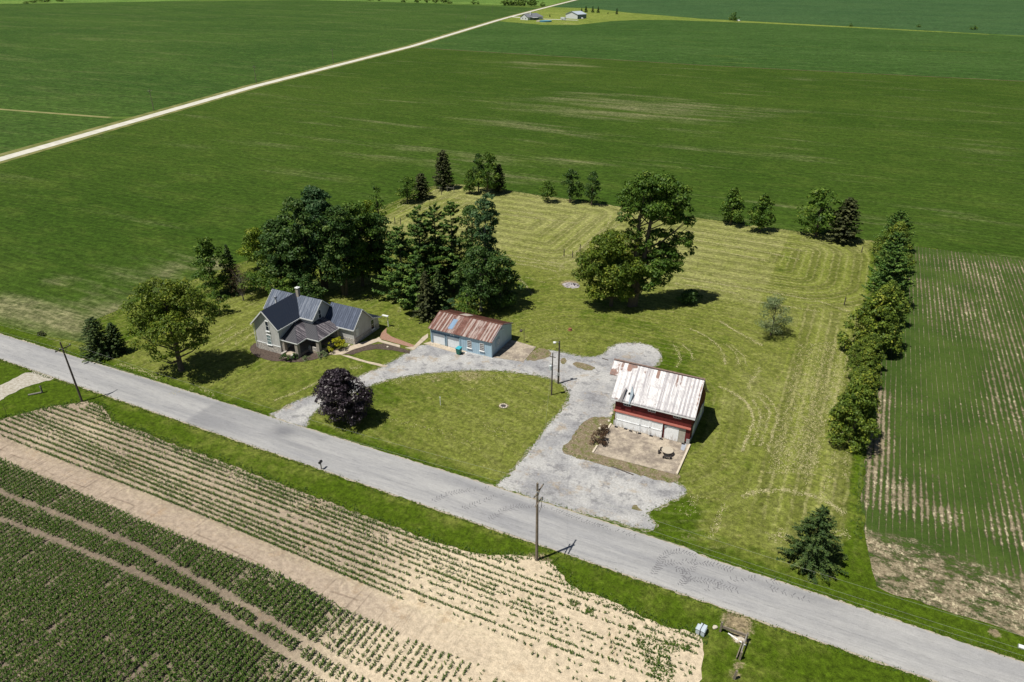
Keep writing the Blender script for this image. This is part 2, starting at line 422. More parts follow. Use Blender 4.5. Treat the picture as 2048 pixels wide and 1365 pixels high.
fS, _ = mat_field('far_soy_field', (0.032, 0.074, 0.013), (0.042, 0.088, 0.018), (0.095, 0.13, 0.022), sx=0.006, sy=0.03, lo=0.56, hi=0.72, amt=0.55, seed=5, fine=0.55)
fW, _ = mat_field('west_field', (0.031, 0.070, 0.011), (0.043, 0.086, 0.014), (0.14, 0.155, 0.06), sx=0.008, sy=0.05, lo=0.50, hi=0.72, amt=0.55, seed=11, fine=0.6)
fF, _ = mat_field('farther_field', (0.033, 0.078, 0.025), (0.043, 0.092, 0.029), (0.085, 0.13, 0.035), sx=0.004, sy=0.02, lo=0.58, hi=0.74, amt=0.5, seed=21, fine=0.4)
gl = lambda y, d: (float(far_road_x(y))+d, y)
farm_lawn = [gl(838, 6), (-352, 808), (-318, 822), (-303, 900), (-280, 935), (-251, 950), (-150, 945), (-40, 918), (90, 880), (90, 885), (-38, 930), (-216, 990), (-340, 1075), (-428, 1161), gl(1160, 6), gl(1000, 6)]
sheet('soy_field', [gl(531, 5.2), gl(700, 5.2), gl(838, 5.2)]+[(-352, 806), (-317, 820), (-302, 898), (-280, 933), (-251, 948), (-150, 943), (-40, 916), (90, 878), (600, 760), (600, 548), (420, 542), (78, 524.5), (-106, 517.5)], 0.03, fS)
sheet('field_boundary', ragged([(-354, 530.5), (-106, 516.3), (78, 523.2), (420, 541), (420, 542.6), (78, 525), (-106, 518), (-354, 532.4)], 2.0, .5, .2, 51), 0.045, plain('bare_field_margin', (0.115, 0.095, 0.05), .95, .1, .5, .12))
sheet('far_field', [(90, 890), (-38, 935), (-216, 995), (-340, 1080), (-428, 1166), gl(1166, 6), gl(2600, 6), (2600, 2600), (2600, 500), (600, 765)], 0.03, fF)
sheet('west_field', [gl(222, -7), gl(312, -7), gl(540, -7), gl(870, -7), gl(1140, -7), (-720, 1180), (-930, 1205), (-1050, 1195), (-1240, 1010), (-1345, 890), (-1500, 760), (-1500, 180), (-384, 206), (-303, 217)], 0.03, fW)
sheet('southwest_field', [gl(216, -7), gl(147, -7), gl(75, -7), (-600, 60), (-1500, 50), (-1500, 172), (-384, 202), (-303, 213)], 0.03, fW)
mfl, _ = mat_field('farm_lawn_grass', (0.12, 0.17, 0.028), (0.165, 0.205, 0.04), (0.34, 0.30, 0.15), sx=0.01, sy=0.02, lo=0.55, hi=0.75, amt=0.6, seed=31, fine=0.5)
sheet('farm_lawn', farm_lawn, 0.04, mfl)
mfp, _ = mat_field('far_pasture_grass', (0.08, 0.16, 0.03), (0.12, 0.20, 0.04), (0.03, 0.08, 0.015), sx=0.01, sy=0.01, lo=0.5, hi=0.7, amt=0.8, seed=41, fine=0.4)
sheet('far_pasture', [(-1500, 775), (-1345, 900), (-1240, 1022), (-1225, 1100), (-1290, 1400), (-2600, 1400), (-2600, 600)], 0.05, mfp)
sheet('far_meadow', [gl(1200, -10), (-720, 1192), (-830, 1206), (-1040, 1206), (-1100, 2200), (-720, 2200)], 0.05, mfp)

# ---- field at the right: rows along y with bare soil between them
def mat_rows():
    m = M('row_crop_field', 0.95, 0.1)
    X, Y, Z = m.xyz()[:3] if False else (m.xyz()[0], m.xyz()[1], 0)
    wob = m.mul(m.sub(m.noise(m.sc(0.5, 0.03, 1), 2, 0.5), 0.5), 0.5)
    u = m.add(X, wob)
    cell = m.op('FLOOR', m.mul(u, 1/0.76)); fr = m.op('FRACT', m.mul(u, 1/0.76))
    rid = m.noise(m.vec(m.mul(cell, 7.31), m.mul(Y, 0.035), 0), 2, 0.6)       # per-row vigour
    gap = m.op('ABSOLUTE', m.mul(m.sub(fr, 0.5), 2))                           # 0 row centre, 1 between
    pch = m.noise(m.sc(0.09, 0.05, 1, None, (5, 3, 0)), 5, 0.68)
    fine = m.noise(m.sc(2.6), 4, 0.8); f4 = m.noise(m.sc(7), 2, 0.7)
    bare = m.add(m.attr('bare'), m.mul(m.sub(m.noise(m.sc(0.45, 0.3, 1, None, (4, 4, 0)), 5, .75), .5), 1.3))
    width = m.add(m.mul(m.sub(pch, 0.5), 1.6), m.add(m.mul(m.sub(rid, 0.5), 1.5), m.add(1.10, m.mul(bare, -0.85))))
    ff = m.noise(m.sc(1.3, 1.3, 1, None, (8, 8, 0)), 5, 0.9)
    green = m.rng(m.sub(m.add(width, m.mul(m.sub(ff, 0.5), 3.4)), gap), -0.34, 0.34)
    green = m.mul(green, m.rng(m.mul(m.rng(gap, .78, .95), m.rng(m.noise(m.sc(1.5, .25, 1, None, (6, 1, 0)), 4, .8), .42, .60)), 0, 1, 1, .45, False))
    # headland: no drilled rows, patches of seedlings and straw
    hd = m.attr('head'); ni = m.noise(m.sc(0.55, 0.9, 1, None, (2, 17, 0)), 6, 0.8)
    gi_ = m.rng(m.add(ni, m.mul(bare, -0.13)), 0.34, 0.50)
    green = m.add(m.mul(green, m.sub(1.0, hd)), m.mul(gi_, hd))
    soil = m.mix(m.rng(fine, 0.35, 0.62), (0.16, 0.13, 0.085), (0.28, 0.235, 0.16))
    soil = m.mix(m.mul(m.rng(m.noise(m.sc(2.2, 1.2, 1), 4, .8), .50, .60), m.rng(m.noise(m.sc(.15), 3), .35, .65, .15, 1)), soil, (0.62, 0.55, 0.38))
    c = m.mix(m.rng(m.noise(m.sc(.12), 3), .35, .65), (0.038, 0.070, 0.012), (0.055, 0.090, 0.017))
    c = m.gain(c, m.rng(m.add(m.mul(f4, .5), m.mul(ff, .5)), 0.3, 0.7, 0.55, 1.5, False))
    c = m.mix(green, soil, c)
    m.bump(m.add(m.mul(green, 2.0), fine), 0.7, 0.12)
    return m.col(c)
def bareE(x, y):
    b = sstep(78-y+2.0*np.sin(x*.25), -2, 4)*0.9
    b = np.maximum(b, sstep(12.2-x+1.2*np.sin(y*.13), -0.6, 0.8)*0.95*(y < 112))
    b = np.where((y > 77) & (y < 80.5), b*0.12-0.35, b)
    for (cx, cy, rx, ry, a) in [(30, 170, 5, 10, .5), (18, 165, 7, 3, .35), (24, 150, 5, 12, .45), (33, 140, 5, 16, .5), (13, 88, 3, 5, .7), (15, 84, 3, 3, .8), (25, 84, 3, 4, .6), (19, 84, 2, 2, .6), (29, 95, 4, 10, .35), (28, 125, 3, 20, .35), (20, 119, 4, 6, -.45), (24, 132, 6, 5, -.35), (16, 100, 3, 6, -.4), (22, 170, 4, 3, -.6), (19, 181, 8, 2.5, .4), (35, 182, 10, 3, .6), (22, 90, 1.4, 12, -.5), (14, 140, 2.5, 30, -.45)]:
        b = b+a*np.exp(-((x-cx)/rx)**2-((y-cy)/ry)**2)
    return b
e_poly = [(11.5, 67.6), (26, 67.2), (60, 67.0), (120, 67), (160, 67), (160, 189.0), (60, 189.2), (38, 189.2), (15.8, 188.2), (14.9, 170), (13.6, 150), (11.8, 135), (10.7, 122), (10.0, 108), (9.4, 95), (9.2, 83), (9.9, 76), (10.6, 70.8)]
e_r = []
for i in range(len(e_poly)):
    a, b = e_poly[i], e_poly[(i+1) % len(e_poly)]; L = math.hypot(b[0]-a[0], b[1]-a[1]); n = max(1, int(L/0.8)) if min(a[0], b[0]) < 60 else 1
    for j in range(n):
        t = j/n; x = a[0]+(b[0]-a[0])*t; y = a[1]+(b[1]-a[1])*t
        e_r.append((x+0.45*mnoise.noise((x*.5, y*.5, 3)), y+0.5*mnoise.noise((x*.5, y*.5, 9))))
field_grid('row_crop_field', e_r, 0.024, mat_rows(), 1.5 if False else 2.5, {'bare': bareE, 'head': lambda x, y: 1-sstep(y+1.5*np.sin(x*.3), 75.5, 78)})

# ---- corn field soil in front
def mat_soil():
    m = M('dry_field_soil', 0.95, 0.1)
    n1 = m.noise(m.sc(0.09), 4, 0.6); n2 = m.noise(m.sc(1.5), 5, 0.75); n3 = m.noise(m.sc(8.0), 2, 0.7)
    sandy = m.attr('sandy'); strip = m.attr('strip'); head = m.attr('head')
    c = m.mix(m.rng(m.add(sandy, m.mul(m.sub(n1, .5), .9)), 0.1, 0.9), (0.27, 0.215, 0.17), (0.53, 0.445, 0.335))
    c = m.gain(c, m.sub(1.0, m.mul(m.attr('main'), 0.38)))  # darker under the main rows: row shade and moister soil put into the colour
    c = m.mix(m.mul(strip, 0.75), c, (0.38, 0.31, 0.25))
    # straw lying in the headland rows
    st = m.rng(m.noise(m.sc(1.4, 7.0, 1), 4, 0.75), 0.50, 0.66)
    c = m.mix(m.mul(m.mul(st, head), 0.55), c, (0.60, 0.54, 0.36))
    # wheel marks across the turning strip (along y) and curved along it
    X = m.xyz()[0]; Y = m.xyz()[1]
    tr = m.rng(m.noise(m.sc(1.5, 0.06, 1, None, (2, 2, 0)), 3, 0.75), 0.56, 0.66)
    c = m.mix(m.mul(m.mul(tr, strip), 0.55), c, (0.17, 0.13, 0.10))
    ln = m.rng(m.op('ABSOLUTE', m.sub(m.add(Y, m.mul(m.sub(m.noise(m.sc(0.05), 2), .5), 2.6)), 41.2)), 0.05, 0.16, 1, 0)
    c = m.mix(m.mul(m.mul(ln, strip), m.rng(m.noise(m.sc(.3), 2), .45, .55, 0, .55)), c, (0.17, 0.13, 0.10))
    arc = m.op('SUBTRACT', m.op('LENGTH', 0), 0) if False else m.noise(m.sc(0.5, 2.2, 1, None, (1, 9, 0)), 5, 0.8, 1.0, 1.5)
    c = m.mix(m.mul(m.rng(arc, .54, .66), .35), c, (0.36, 0.27, 0.17))
    c = m.mix(m.mul(m.rng(m.noise(m.sc(0.22, 0.22, 1, None, (14, 3, 0)), 5, .75), .56, .72), .45), c, (0.33, 0.22, 0.12))
    g = m.mul(m.rng(n2, 0.33, 0.67, 0.74, 1.26, False), m.rng(n3, 0.3, 0.7, 0.84, 1.16, False))
    m.bump(m.add(n2, n3), 0.9, 0.08)
    return m.col(m.gain(c, g))
STRIP = [at(-40, 868), at(0, 885), at(200, 965), at(400, 1040), at(640, 1145), at(860, 1232), at(1000, 1290), at(960, 1330), at(840, 1290), at(700, 1230), at(560, 1150), at(400, 1090), at(200, 1005), at(0, 918), at(-60, 893)]
def sandyf(x, y): return np.clip(0.30+0.9*sstep(x, -48, -24), 0, 1)
def stripf(x, y): return sstep(-sdf(x, y, STRIP), -0.3, 0.3)*(1-0.75*sstep(x, -38, -28))
def headf(x, y): return sstep(y, 41.5, 43.5)*(1-0.6*sstep(x, -30, -15))
c_poly = [(-130, -20), (0, -20), (-3.2, 30), (-3.4, 47.6), (-3.9, 52.0), (-4.9, 53.1), (-8, 52.4), (-12, 52.9), (-19.0, 53.3), (-20.4, 54.6), (-22.3, 55.6), (-24.6, 55.3), (-26.5, 54.6), (-30, 52.9), (-36, 52.5), (-56, 52.7), (-80, 52.9), (-92, 53.0), (-94.5, 54.2), (-97, 55.2), (-100.2, 55.0), (-102, 53.2), (-104.0, 51.4), (-107.4, 45.8), (-112, 38), (-122, 20)]
xs2 = np.arange(-130, 0.01, 0.8)
c_r = []
for i in range(len(c_poly)):
    a, b = c_poly[i], c_poly[(i+1) % len(c_poly)]; L = math.hypot(b[0]-a[0], b[1]-a[1]); n = max(1, int(L/0.5)) if min(a[1], b[1]) > 25 else 1
    for j in range(n):
        t = j/n; x = a[0]+(b[0]-a[0])*t; y = a[1]+(b[1]-a[1])*t
        c_r.append((x+0.35*mnoise.noise((x*.8, y*.8, 3)), y+0.35*mnoise.noise((x*.8, y*.8, 9))+.2*mnoise.noise((x*2, y*2, 9))))
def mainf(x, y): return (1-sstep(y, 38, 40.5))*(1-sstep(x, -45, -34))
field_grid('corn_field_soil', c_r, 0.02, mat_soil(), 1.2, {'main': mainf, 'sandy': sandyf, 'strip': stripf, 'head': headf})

# ================================================================== ROADS
def mat_road():
    m = M('chip_seal_asphalt', 0.85, 0.25)
    n1 = m.noise(m.sc(0.06, 0.5, 1), 5, 0.7); n2 = m.noise(m.sc(0.5, 4.0, 1), 4, 0.75); n3 = m.noise(m.sc(9), 2, 0.8)
    c = m.mix(m.rng(n1, 0.3, 0.7), (0.265, 0.268, 0.285), (0.355, 0.355, 0.362))
    crack = m.rng(m.noise(m.sc(0.35, 3.5, 1, None, (4, 4, 0)), 6, 0.8), 0.56, 0.64)
    c = m.mix(m.mul(crack, 0.40), c, (0.11, 0.11, 0.13))
    c = m.mix(m.mul(m.attr('worn'), 0.6), c, (0.42, 0.41, 0.39))
    c = m.mix(m.mul(m.attr('dark'), m.rng(n2, .3, .6, .55, 1.0)), c, (0.115, 0.12, 0.14))
    n8 = m.noise(m.sc(1.1, 1.6, 1), 7, .9)
    g = m.mul(m.rng(n8, .36, .64, .93, 1.07, False), m.mul(m.rng(n2, 0.33, 0.67, 0.93, 1.07, False), m.rng(n3, 0.3, 0.7, 0.9, 1.1, False)))
    m.bump(n3, 0.3, 0.01)
    return m.col(m.gain(c, g))
G_ROAD = mat_road()
road_top = [(-1500, 62.6), (-135, 63.2), (-97, 63.8), (-37, 64.4), (-10, 64.35), (-7.7, 64.3), (-7.0, 63.9), (6, 63.75), (21, 63.45), (60, 63.3), (1500, 63)]
def road_y1(x): return np.interp(x, [p[0] for p in road_top], [p[1] for p in road_top])
rx = np.concatenate([[-1500, -800, -400, -250], np.arange(-150, 60.1, 0.4), [100, 200, 500, 1500]])
nv = 17; bmv = []
lo = np.array([57.5+0.10*mnoise.noise((x*.8, 3, 0))+0.06*mnoise.noise((x*3, 3, 0)) for x in rx]); hi = road_y1(rx)+np.array([0.10*mnoise.noise((x*.8, 8, 0))+0.07*mnoise.noise((x*3, 8, 0)) for x in rx])
tv = np.linspace(0, 1, nv)
RX = np.repeat(rx[None, :], nv, 0); RY = lo[None, :]+(hi-lo)[None, :]*tv[:, None]
rm = grid_mesh('road', rx, tv, 0.05, {})
co = np.stack([RX.ravel(), RY.ravel(), np.full(RX.size, 0.05)+0.05*np.sin(np.pi*np.repeat(tv, len(rx)))], 1).astype(np.float32)
rm.vertices.foreach_set('co', co.ravel())
darkr = np.zeros(RX.shape)
darkr = np.maximum(darkr, 0.42*sstep(RX, -82.2, -81.8)*(1-sstep(RX, -82, -66)))
darkr = np.maximum(darkr, 0.8*np.exp(-((RX+67.0)/2.2)**2-((RY-62.0)/1.5)**2))
darkr = np.maximum(darkr, 0.55*np.exp(-((RX+63)/5)**2-((RY-60.2)/.5)**2))
darkr = np.maximum(darkr, 0.35*np.exp(-((RX+98)/6)**2-((RY-59.6)/.5)**2))
darkr = np.maximum(darkr, 0.38*np.exp(-((RY-62.9)/.7)**2)*sstep(RX, -60, -20)*(1-sstep(RX, 5, 12)))
darkr = np.maximum(darkr, 0.30*np.exp(-((RY-63.2)/.5)**2)*(RX < -60))
darkr = np.maximum(darkr, 0.16*np.exp(-((RY-59.6)/.35)**2))
darkr = np.maximum(darkr, 0.30*np.exp(-((RX+8)/5)**2-((RY-61)/1.8)**2))
wornr = 0.55*np.exp(-((RY-57.7)/.35)**2)+0.6*np.exp(-((RY-(road_y1(RX)-.1))/.2)**2)+0.2*sstep(RX, -15, 10)
for a, v_ in (('dark', darkr), ('worn', wornr)):
    rm.attributes.new(a, 'FLOAT', 'POINT').data.foreach_set('value', np.clip(v_, 0, 1).astype(np.float32).ravel())
road = tag(link('road', rm, G_ROAD), kind='structure')
m_sh = plain('road_shoulder_grit', (0.36, 0.32, 0.26), 0.95, 0.1, 0.3, 3)
sheet('road_shoulder', ragged([(x, 57.32) for x in range(-150, 61, 3)]+[(x, float(road_y1(x))+.16) for x in range(60, -151, -3)], 0.4, 0.22, 1.3), 0.035, m_sh)

# tyre tread marks left by a tractor turning on the road
m_mark = plain('rubber_mark', (0.15, 0.15, 0.165), 0.8, 0.2, 0.3, 4)
tm = MB()
def tread(pp, gap=0.17, wid=0.46, pres=0.9):
    P = [at(*q) for q in pp]
    L = [0]
    for i in range(1, len(P)): L.append(L[-1]+math.hypot(P[i][0]-P[i-1][0], P[i][1]-P[i-1][1]))
    s = 0; k = 0
    while s < L[-1]:
        i = max(j for j in range(len(L)) if L[j] <= s); i = min(i, len(P)-2)
        t = (s-L[i])/(L[i+1]-L[i]+1e-9); x = P[i][0]+(P[i+1][0]-P[i][0])*t; y = P[i][1]+(P[i+1][1]-P[i][1])*t
        dx, dy = P[i+1][0]-P[i][0], P[i+1][1]-P[i][1]; l = math.hypot(dx, dy); dx /= l; dy /= l
        s += gap; k += 1
        if rnd.random() > pres: continue
        zr = 0.062+0.05*math.sin(math.pi*min(1, max(0, (y-57.5)/6.5)))
        sd = 1 if k % 2 else -1
        nx, ny = -dy*sd, dx*sd; a = 0.03; w = wid*rnd.uniform(.7, 1.1)
        p0 = (x+nx*.03, y+ny*.03); p1 = (x+nx*w+dx*.16, y+ny*w+dy*.16); e = rnd.uniform(.03, .055)
        tm.face([(p0[0]-dx*e, p0[1]-dy*e, zr), (p0[0]+dx*e, p0[1]+dy*e, zr), (p1[0]+dx*e, p1[1]+dy*e, zr), (p1[0]-dx*e, p1[1]-dy*e, zr)])
tread([(1306, 1150), (1318, 1130), (1325, 1114), (1340, 1106), (1360, 1104), (1392, 1113)])
tread([(1312, 1142), (1322, 1130), (1340, 1127), (1370, 1124), (1400, 1126), (1430, 1131), (1465, 1142)])
tread([(1350, 1138), (1365, 1144), (1380, 1145), (1388, 1138), (1386, 1132)])
tread([(1358, 1172), (1370, 1163), (1376, 1157), (1385, 1161), (1405, 1162), (1430, 1167), (1450, 1177), (1475, 1183)])
tread([(1365, 1170), (1372, 1155), (1366, 1146), (1372, 1140)], pres=.9)
tread([(1405, 1180), (1430, 1176), (1450, 1165), (1480, 1158), (1520, 1158), (1560, 1166)], pres=.45)
tread([(1540, 1178), (1570, 1186), (1600, 1197), (1630, 1205)], pres=.5)
tread([(980, 1040), (1005, 1022), (1030, 1014), (1060, 1013), (1095, 1016), (1130, 1030), (1170, 1045), (1210, 1056)], pres=.8)
tread([(865, 1003), (895, 990), (930, 982), (980, 978)], pres=.6)
tread([(925, 1018), (950, 1010), (975, 1000), (1005, 988)], pres=.6)
tread([(1180, 1047), (1240, 1065), (1300, 1085)], pres=.35)
tm.build('tyre_mark', m_mark, road)

# white gravel road of the distance
def mat_white_gravel(name, c1, c2, sc=0.3):
    m = M(name, 0.95, 0.1); n = m.noise(m.sc(sc), 4, 0.65)
    return m.col(m.mix(m.rng(n, 0.3, 0.7), c1, c2))
G_WG = mat_white_gravel('white_road_gravel', (0.46, 0.45, 0.40), (0.60, 0.585, 0.53))
yy = [45, 60, 100, 147, 200, 260, 312, 400, 540, 640, 740, 840, 900, 960, 1060, 1155, 1300, 1441, 1800, 2400]
sheet('gravel_road_verge', [(float(far_road_x(y))-7.0, y) for y in yy]+[(float(far_road_x(y))+5.4, y) for y in reversed(yy)], 0.036, mat_white_gravel('dry_roadside_grass', (0.10, 0.125, 0.03), (0.22, 0.21, 0.09), 0.12))
sheet('gravel_road', [(float(far_road_x(y))-2.7, y) for y in yy]+[(float(far_road_x(y))+2.7, y) for y in reversed(yy)], 0.06, G_WG)
sheet('farm_drive', [gl(915, 2), (-398, 893), (-345, 893), (-345, 900), (-398, 900), gl(925, 2)], 0.07, G_WG)
sheet('field_track', [(-384, 203.0), (-303, 213.6), (-303, 216.2), (-384, 205.4), (-1400, 178), (-1400, 174)], 0.05, mat_white_gravel('pale_track_grass', (0.17, 0.18, 0.07), (0.27, 0.25, 0.12), .1))

# ---- gravel driveway
def mat_gravel():
    m = M('grey_drive_gravel', 0.95, 0.15)
    n0 = m.noise(m.sc(0.16), 4, 0.62); n1 = m.noise(m.sc(0.55, 0.55, 1, None, (7, 2, 0)), 5, 0.7); n2 = m.noise(m.sc(3), 4, 0.8); n3 = m.noise(m.sc(14), 2, 0.8)
    c = m.mix(m.rng(n0, 0.35, 0.62), (0.27, 0.272, 0.29), (0.42, 0.418, 0.42))
    c = m.mix(m.mul(m.rng(n1, 0.50, 0.66), 0.7), c, (0.165, 0.165, 0.18))
    c = m.mix(m.mul(m.rng(m.noise(m.sc(0.33, 0.33, 1, None, (17, 22, 0)), 5, 0.7), 0.54, 0.66), 0.6), c, (0.32, 0.26, 0.19))
    g = m.mul(m.rng(n2, 0.25, 0.75, 0.66, 1.34, False), m.rng(n3, 0.25, 0.75, 0.80, 1.2, False))
    m.bump(m.add(n2, n3), 0.8, 0.05)
    return m.col(m.gain(c, g))
G_GRAV = mat_gravel()
drive = pts((537, 829), (560, 822), (585, 806), (612, 796), (645, 786), (690, 765), (735, 747), (770, 732), (798, 717), (820, 703), (848, 688), (900, 692), (985, 712), (1046, 722), (1080, 712), (1095, 700), (1120, 705), (1170, 716), (1205, 712), (1222, 692), (1262, 685), (1298, 690), (1319, 703), (1323, 716), (1316, 728), (1296, 742), (1296, 790), (1230, 800), (1224, 835), (1205, 836), (1175, 843), (1158, 862), (1145, 885), (1125, 897), (1132, 907), (1160, 915), (1185, 922), (1215, 928), (1255, 940), (1290, 950), (1325, 958), (1346, 963), (1358, 972), (1372, 977), (1368, 990), (1345, 1000), (1325, 1012), (1290, 1025), (1302, 1036), (1311, 1052), (1305, 1060), (1275, 1056), (1235, 1044), (1190, 1032), (1130, 1017), (1060, 994), (993, 973),
            (1000, 965), (1022, 948), (1040, 925), (1062, 900), (1082, 872), (1098, 850), (1118, 828), (1136, 806), (1140, 788), (1128, 770), (1105, 758), (1070, 750), (1010, 742), (950, 740), (895, 743), (850, 747), (800, 754), (760, 764), (730, 776), (700, 792), (660, 806), (632, 820), (616, 838), (611, 858), (580, 850))
md_ = M('grassy_gravel_margin', .95, .1); e1 = md_.noise(md_.sc(1.6), 5, .85); e2 = md_.noise(md_.sc(5), 3, .8)
ec = md_.mix(md_.rng(e1, .44, .56), (0.085, 0.125, 0.02), (0.30, 0.27, 0.22)); md_.bump(e2, .8, .06)
G_MARG = md_.col(md_.gain(ec, md_.rng(e2, .3, .7, .7, 1.3, False)))
def grown(poly, d):
    A = sum(poly[i][0]*poly[(i+1) % len(poly)][1]-poly[(i+1) % len(poly)][0]*poly[i][1] for i in range(len(poly))); sg = 1 if A > 0 else -1; out = []
    for i in range(len(poly)):
        a, b = poly[i-1], poly[(i+1) % len(poly)]; dx, dy = b[0]-a[0], b[1]-a[1]; l = math.hypot(dx, dy)+1e-6; out.append((poly[i][0]+sg*dy/l*d, poly[i][1]-sg*dx/l*d))
    return out
sheet('driveway_margin', ragged(grown(drive, .38), 0.3, 0.42, 1.1, 30.0, 1), 0.022, G_MARG)
sheet('driveway', ragged(drive, 0.22, 0.34, 1.3, 2.0, 1), 0.03, G_GRAV)
sheet('field_entrance', ragged(pts((-90, 830), (-40, 790), (0, 771), (40, 752), (58, 744), (92, 746), (112, 757), (95, 762), (62, 770), (40, 780), (0, 801), (-60, 850)), 0.4, 0.3, .9, 4, 1), 0.03, mat_white_gravel('pale_entrance_gravel', (0.30, 0.27, 0.22), (0.46, 0.44, 0.40), 2.5))
# weedy ground beside the patio, oil-brown dirt by the garage
mw = M('weedy_ground', 0.95, 0.1)
w1 = mw.noise(mw.sc(0.9), 5, 0.75); w2 = mw.noise(mw.sc(4), 3, 0.8)
mwc = mw.mix(mw.rng(w1, 0.44, 0.64), (0.19, 0.15, 0.105), (0.11, 0.125, 0.035)); mwc = mw.mix(mw.rng(w2, 0.52, 0.68), mwc, (0.34, 0.30, 0.20))
mw.bump(w2, .8, .08); G_WEED = mw.col(mwc)
sheet('weedy_ground', ragged(pts((1222, 838), (1204, 832), (1172, 840), (1153, 860), (1141, 882), (1121, 896), (1131, 910), (1162, 919), (1188, 926), (1218, 933), (1258, 945), (1296, 956), (1350, 970), (1366, 948), (1300, 940), (1240, 915), (1188, 905), (1200, 885)), 0.3, 0.3, .9, 8, 1), 0.045, G_WEED)
sheet('weedy_strip', ragged(pts((1046, 722), (1072, 697), (1095, 699), (1106, 712), (1075, 722)), 0.3, .3, .9, 12, 1), 0.047, G_WEED)
sheet('weedy_patch', ragged(pts((1142, 729), (1155, 724), (1178, 730), (1194, 737), (1180, 742), (1160, 738)), 0.25, .25, 1.2, 14, 1), 0.05, G_WEED)
sheet('weedy_patch', ragged(pts((1122, 718), (1130, 716), (1134, 724), (1127, 730), (1120, 726)), 0.25, .2, 1.2, 15, 1), 0.05, G_WEED)
sheet('weedy_patch', ragged(pts((1262, 1017), (1272, 1010), (1280, 1018), (1286, 1022), (1275, 1023)), 0.2, .2, 1.2, 16, 1), 0.05, G_WEED)

# ---- concrete, brick and mulch round the house
mc = M('weathered_concrete', 0.9, 0.15)
k1 = mc.noise(mc.sc(0.5), 5, 0.7); k2 = mc.noise(mc.sc(6), 3, 0.8)
kc = mc.mix(mc.rng(k1, 0.40, 0.60), (0.235, 0.20, 0.17), (0.40, 0.345, 0.28))
kc = mc.gain(kc, mc.rng(mc.noise(mc.sc(1.4), 6, .85), .38, .62, .78, 1.22, False))
vq = mc.n('ShaderNodeTexVoronoi'); vq.feature = 'DISTANCE_TO_EDGE'; mc.put(vq.inputs['Vector'], mc.sc(0.33, 0.33, 1, None, (1.3, .4, 0)))
kc = mc.mix(mc.mul(mc.rng(vq.outputs['Distance'], 0.0, 0.012, 1, 0), mc.rng(k1, .45, .55, .15, .8)), kc, (0.14, 0.12, 0.07))
G_CONC = mc.col(mc.gain(kc, mc.rng(k2, .25, .75, .88, 1.12, False)))
G_PATH = plain('pale_concrete_path', (0.44, 0.375, 0.30), 0.9, 0.15, 0.25, 1.5)
G_MULCH = plain('dark_mulch', (0.085, 0.065, 0.055), 0.95, 0.1, 0.6, 3.5)
mbk = M('red_brick_paving', 0.9, 0.15)
bt = mbk.n('ShaderNodeTexBrick'); mbk.put(bt.inputs['Vector'], mbk.sc(1)); bt.inputs['Scale'].default_value = 2.0
bt.inputs['Color1'].default_value = (0.26, 0.13, 0.09, 1); bt.inputs['Color2'].default_value = (0.33, 0.19, 0.14, 1); bt.inputs['Mortar'].default_value = (0.3, 0.25, 0.2, 1)
G_BRICKP = mbk.col(bt.outputs['Color'])
h7 = lambda x, y: (620+x/9.75, 580+y/9.75)
h1 = lambda x, y: (480+x/5.12, 540+y/5.12)
def slab_thing(name, poly, m, label, cat, z1=0.08):
    o = MB().prism(poly, -0.05, z1).build(name, m)
    return tag(o, kind='structure')
sheet('mulch_bed', ragged(pts(*[h1(*q) for q in [(90, 800), (170, 740), (440, 830), (820, 800), (960, 820), (1060, 800), (1180, 765), (1060, 835), (930, 870), (830, 905), (700, 932), (520, 952), (440, 935), (360, 942), (230, 912), (130, 870)]]), .3, .15, 1, 21, 1), 0.05, G_MULCH)
sheet('mulch_bed', ragged(pts(*[h1(*q) for q in [(1060, 862), (1290, 775), (1470, 755), (1750, 830), (1735, 862), (1560, 825), (1400, 812), (1250, 835), (1150, 872)]]), .3, .12, 1, 22, 0), 0.05, G_MULCH)
slab_thing('path', pts(*[h7(*q) for q in [(370, 1255), (440, 1205), (560, 1180), (830, 1090), (1000, 1035), (1290, 962), (1350, 925), (1400, 990), (1755, 1085), (1755, 1130), (1330, 1015), (1040, 1112), (830, 1178), (640, 1265), (480, 1275)]]), G_PATH, 'pale concrete garden path curving from the porch past the gabled wing', 'path')
slab_thing('path', pts(*[h1(*q) for q in [(1690, 800), (1780, 825), (1925, 695), (1925, 655), (1870, 690), (1775, 790)]]), G_PATH, 'short concrete path running from the garden path up to the garage corner', 'path', 0.07)
sheet('brick_patio', ragged(pts(*[h1(*q) for q in [(1432, 665), (1500, 598), (1500, 650), (1560, 690), (1795, 778), (1770, 802), (1442, 712)]]), .5, .05, 1, 3), 0.06, G_BRICKP)
slab_thing('stepping_path', ragged(pts(*[h1(*q) for q in [(1020, 866), (1110, 880), (1270, 930), (1520, 985), (1480, 1000), (1240, 940), (1090, 893)]]), .4, .1, 1, 5), G_PATH, 'narrow broken stone path from the porch to the gravel drive', 'path', 0.05)
sheet('stepping_path', ragged(pts((295, 770), (318, 757), (343, 738), (372, 726), (372, 727.6), (345, 740), (320, 758.8)), .4, .12, 1, 6), 0.05, G_PATH) if False else None
slab_thing('garage_apron', pts((847, 688), (861, 684), (905, 696.5), (932, 703), (930, 710.5), (900, 703.5)), G_PATH, 'concrete strip in front of the garage doors', 'paving', 0.06)
slab_thing('concrete_pad', pts((985, 715.5), (1018, 680), (1033, 683.5), (1072, 695), (1046.5, 724.5)), G_CONC, 'concrete pad beside the pale blue garage', 'paving', 0.07)
pat = slab_thing('patio', [(-24.7, 84.6), (-13.25, 84.6), (-13.2, 77.2), (-24.7, 76.8)], G_CONC, 'cracked concrete yard in front of the red barn', 'paving', 0.09)
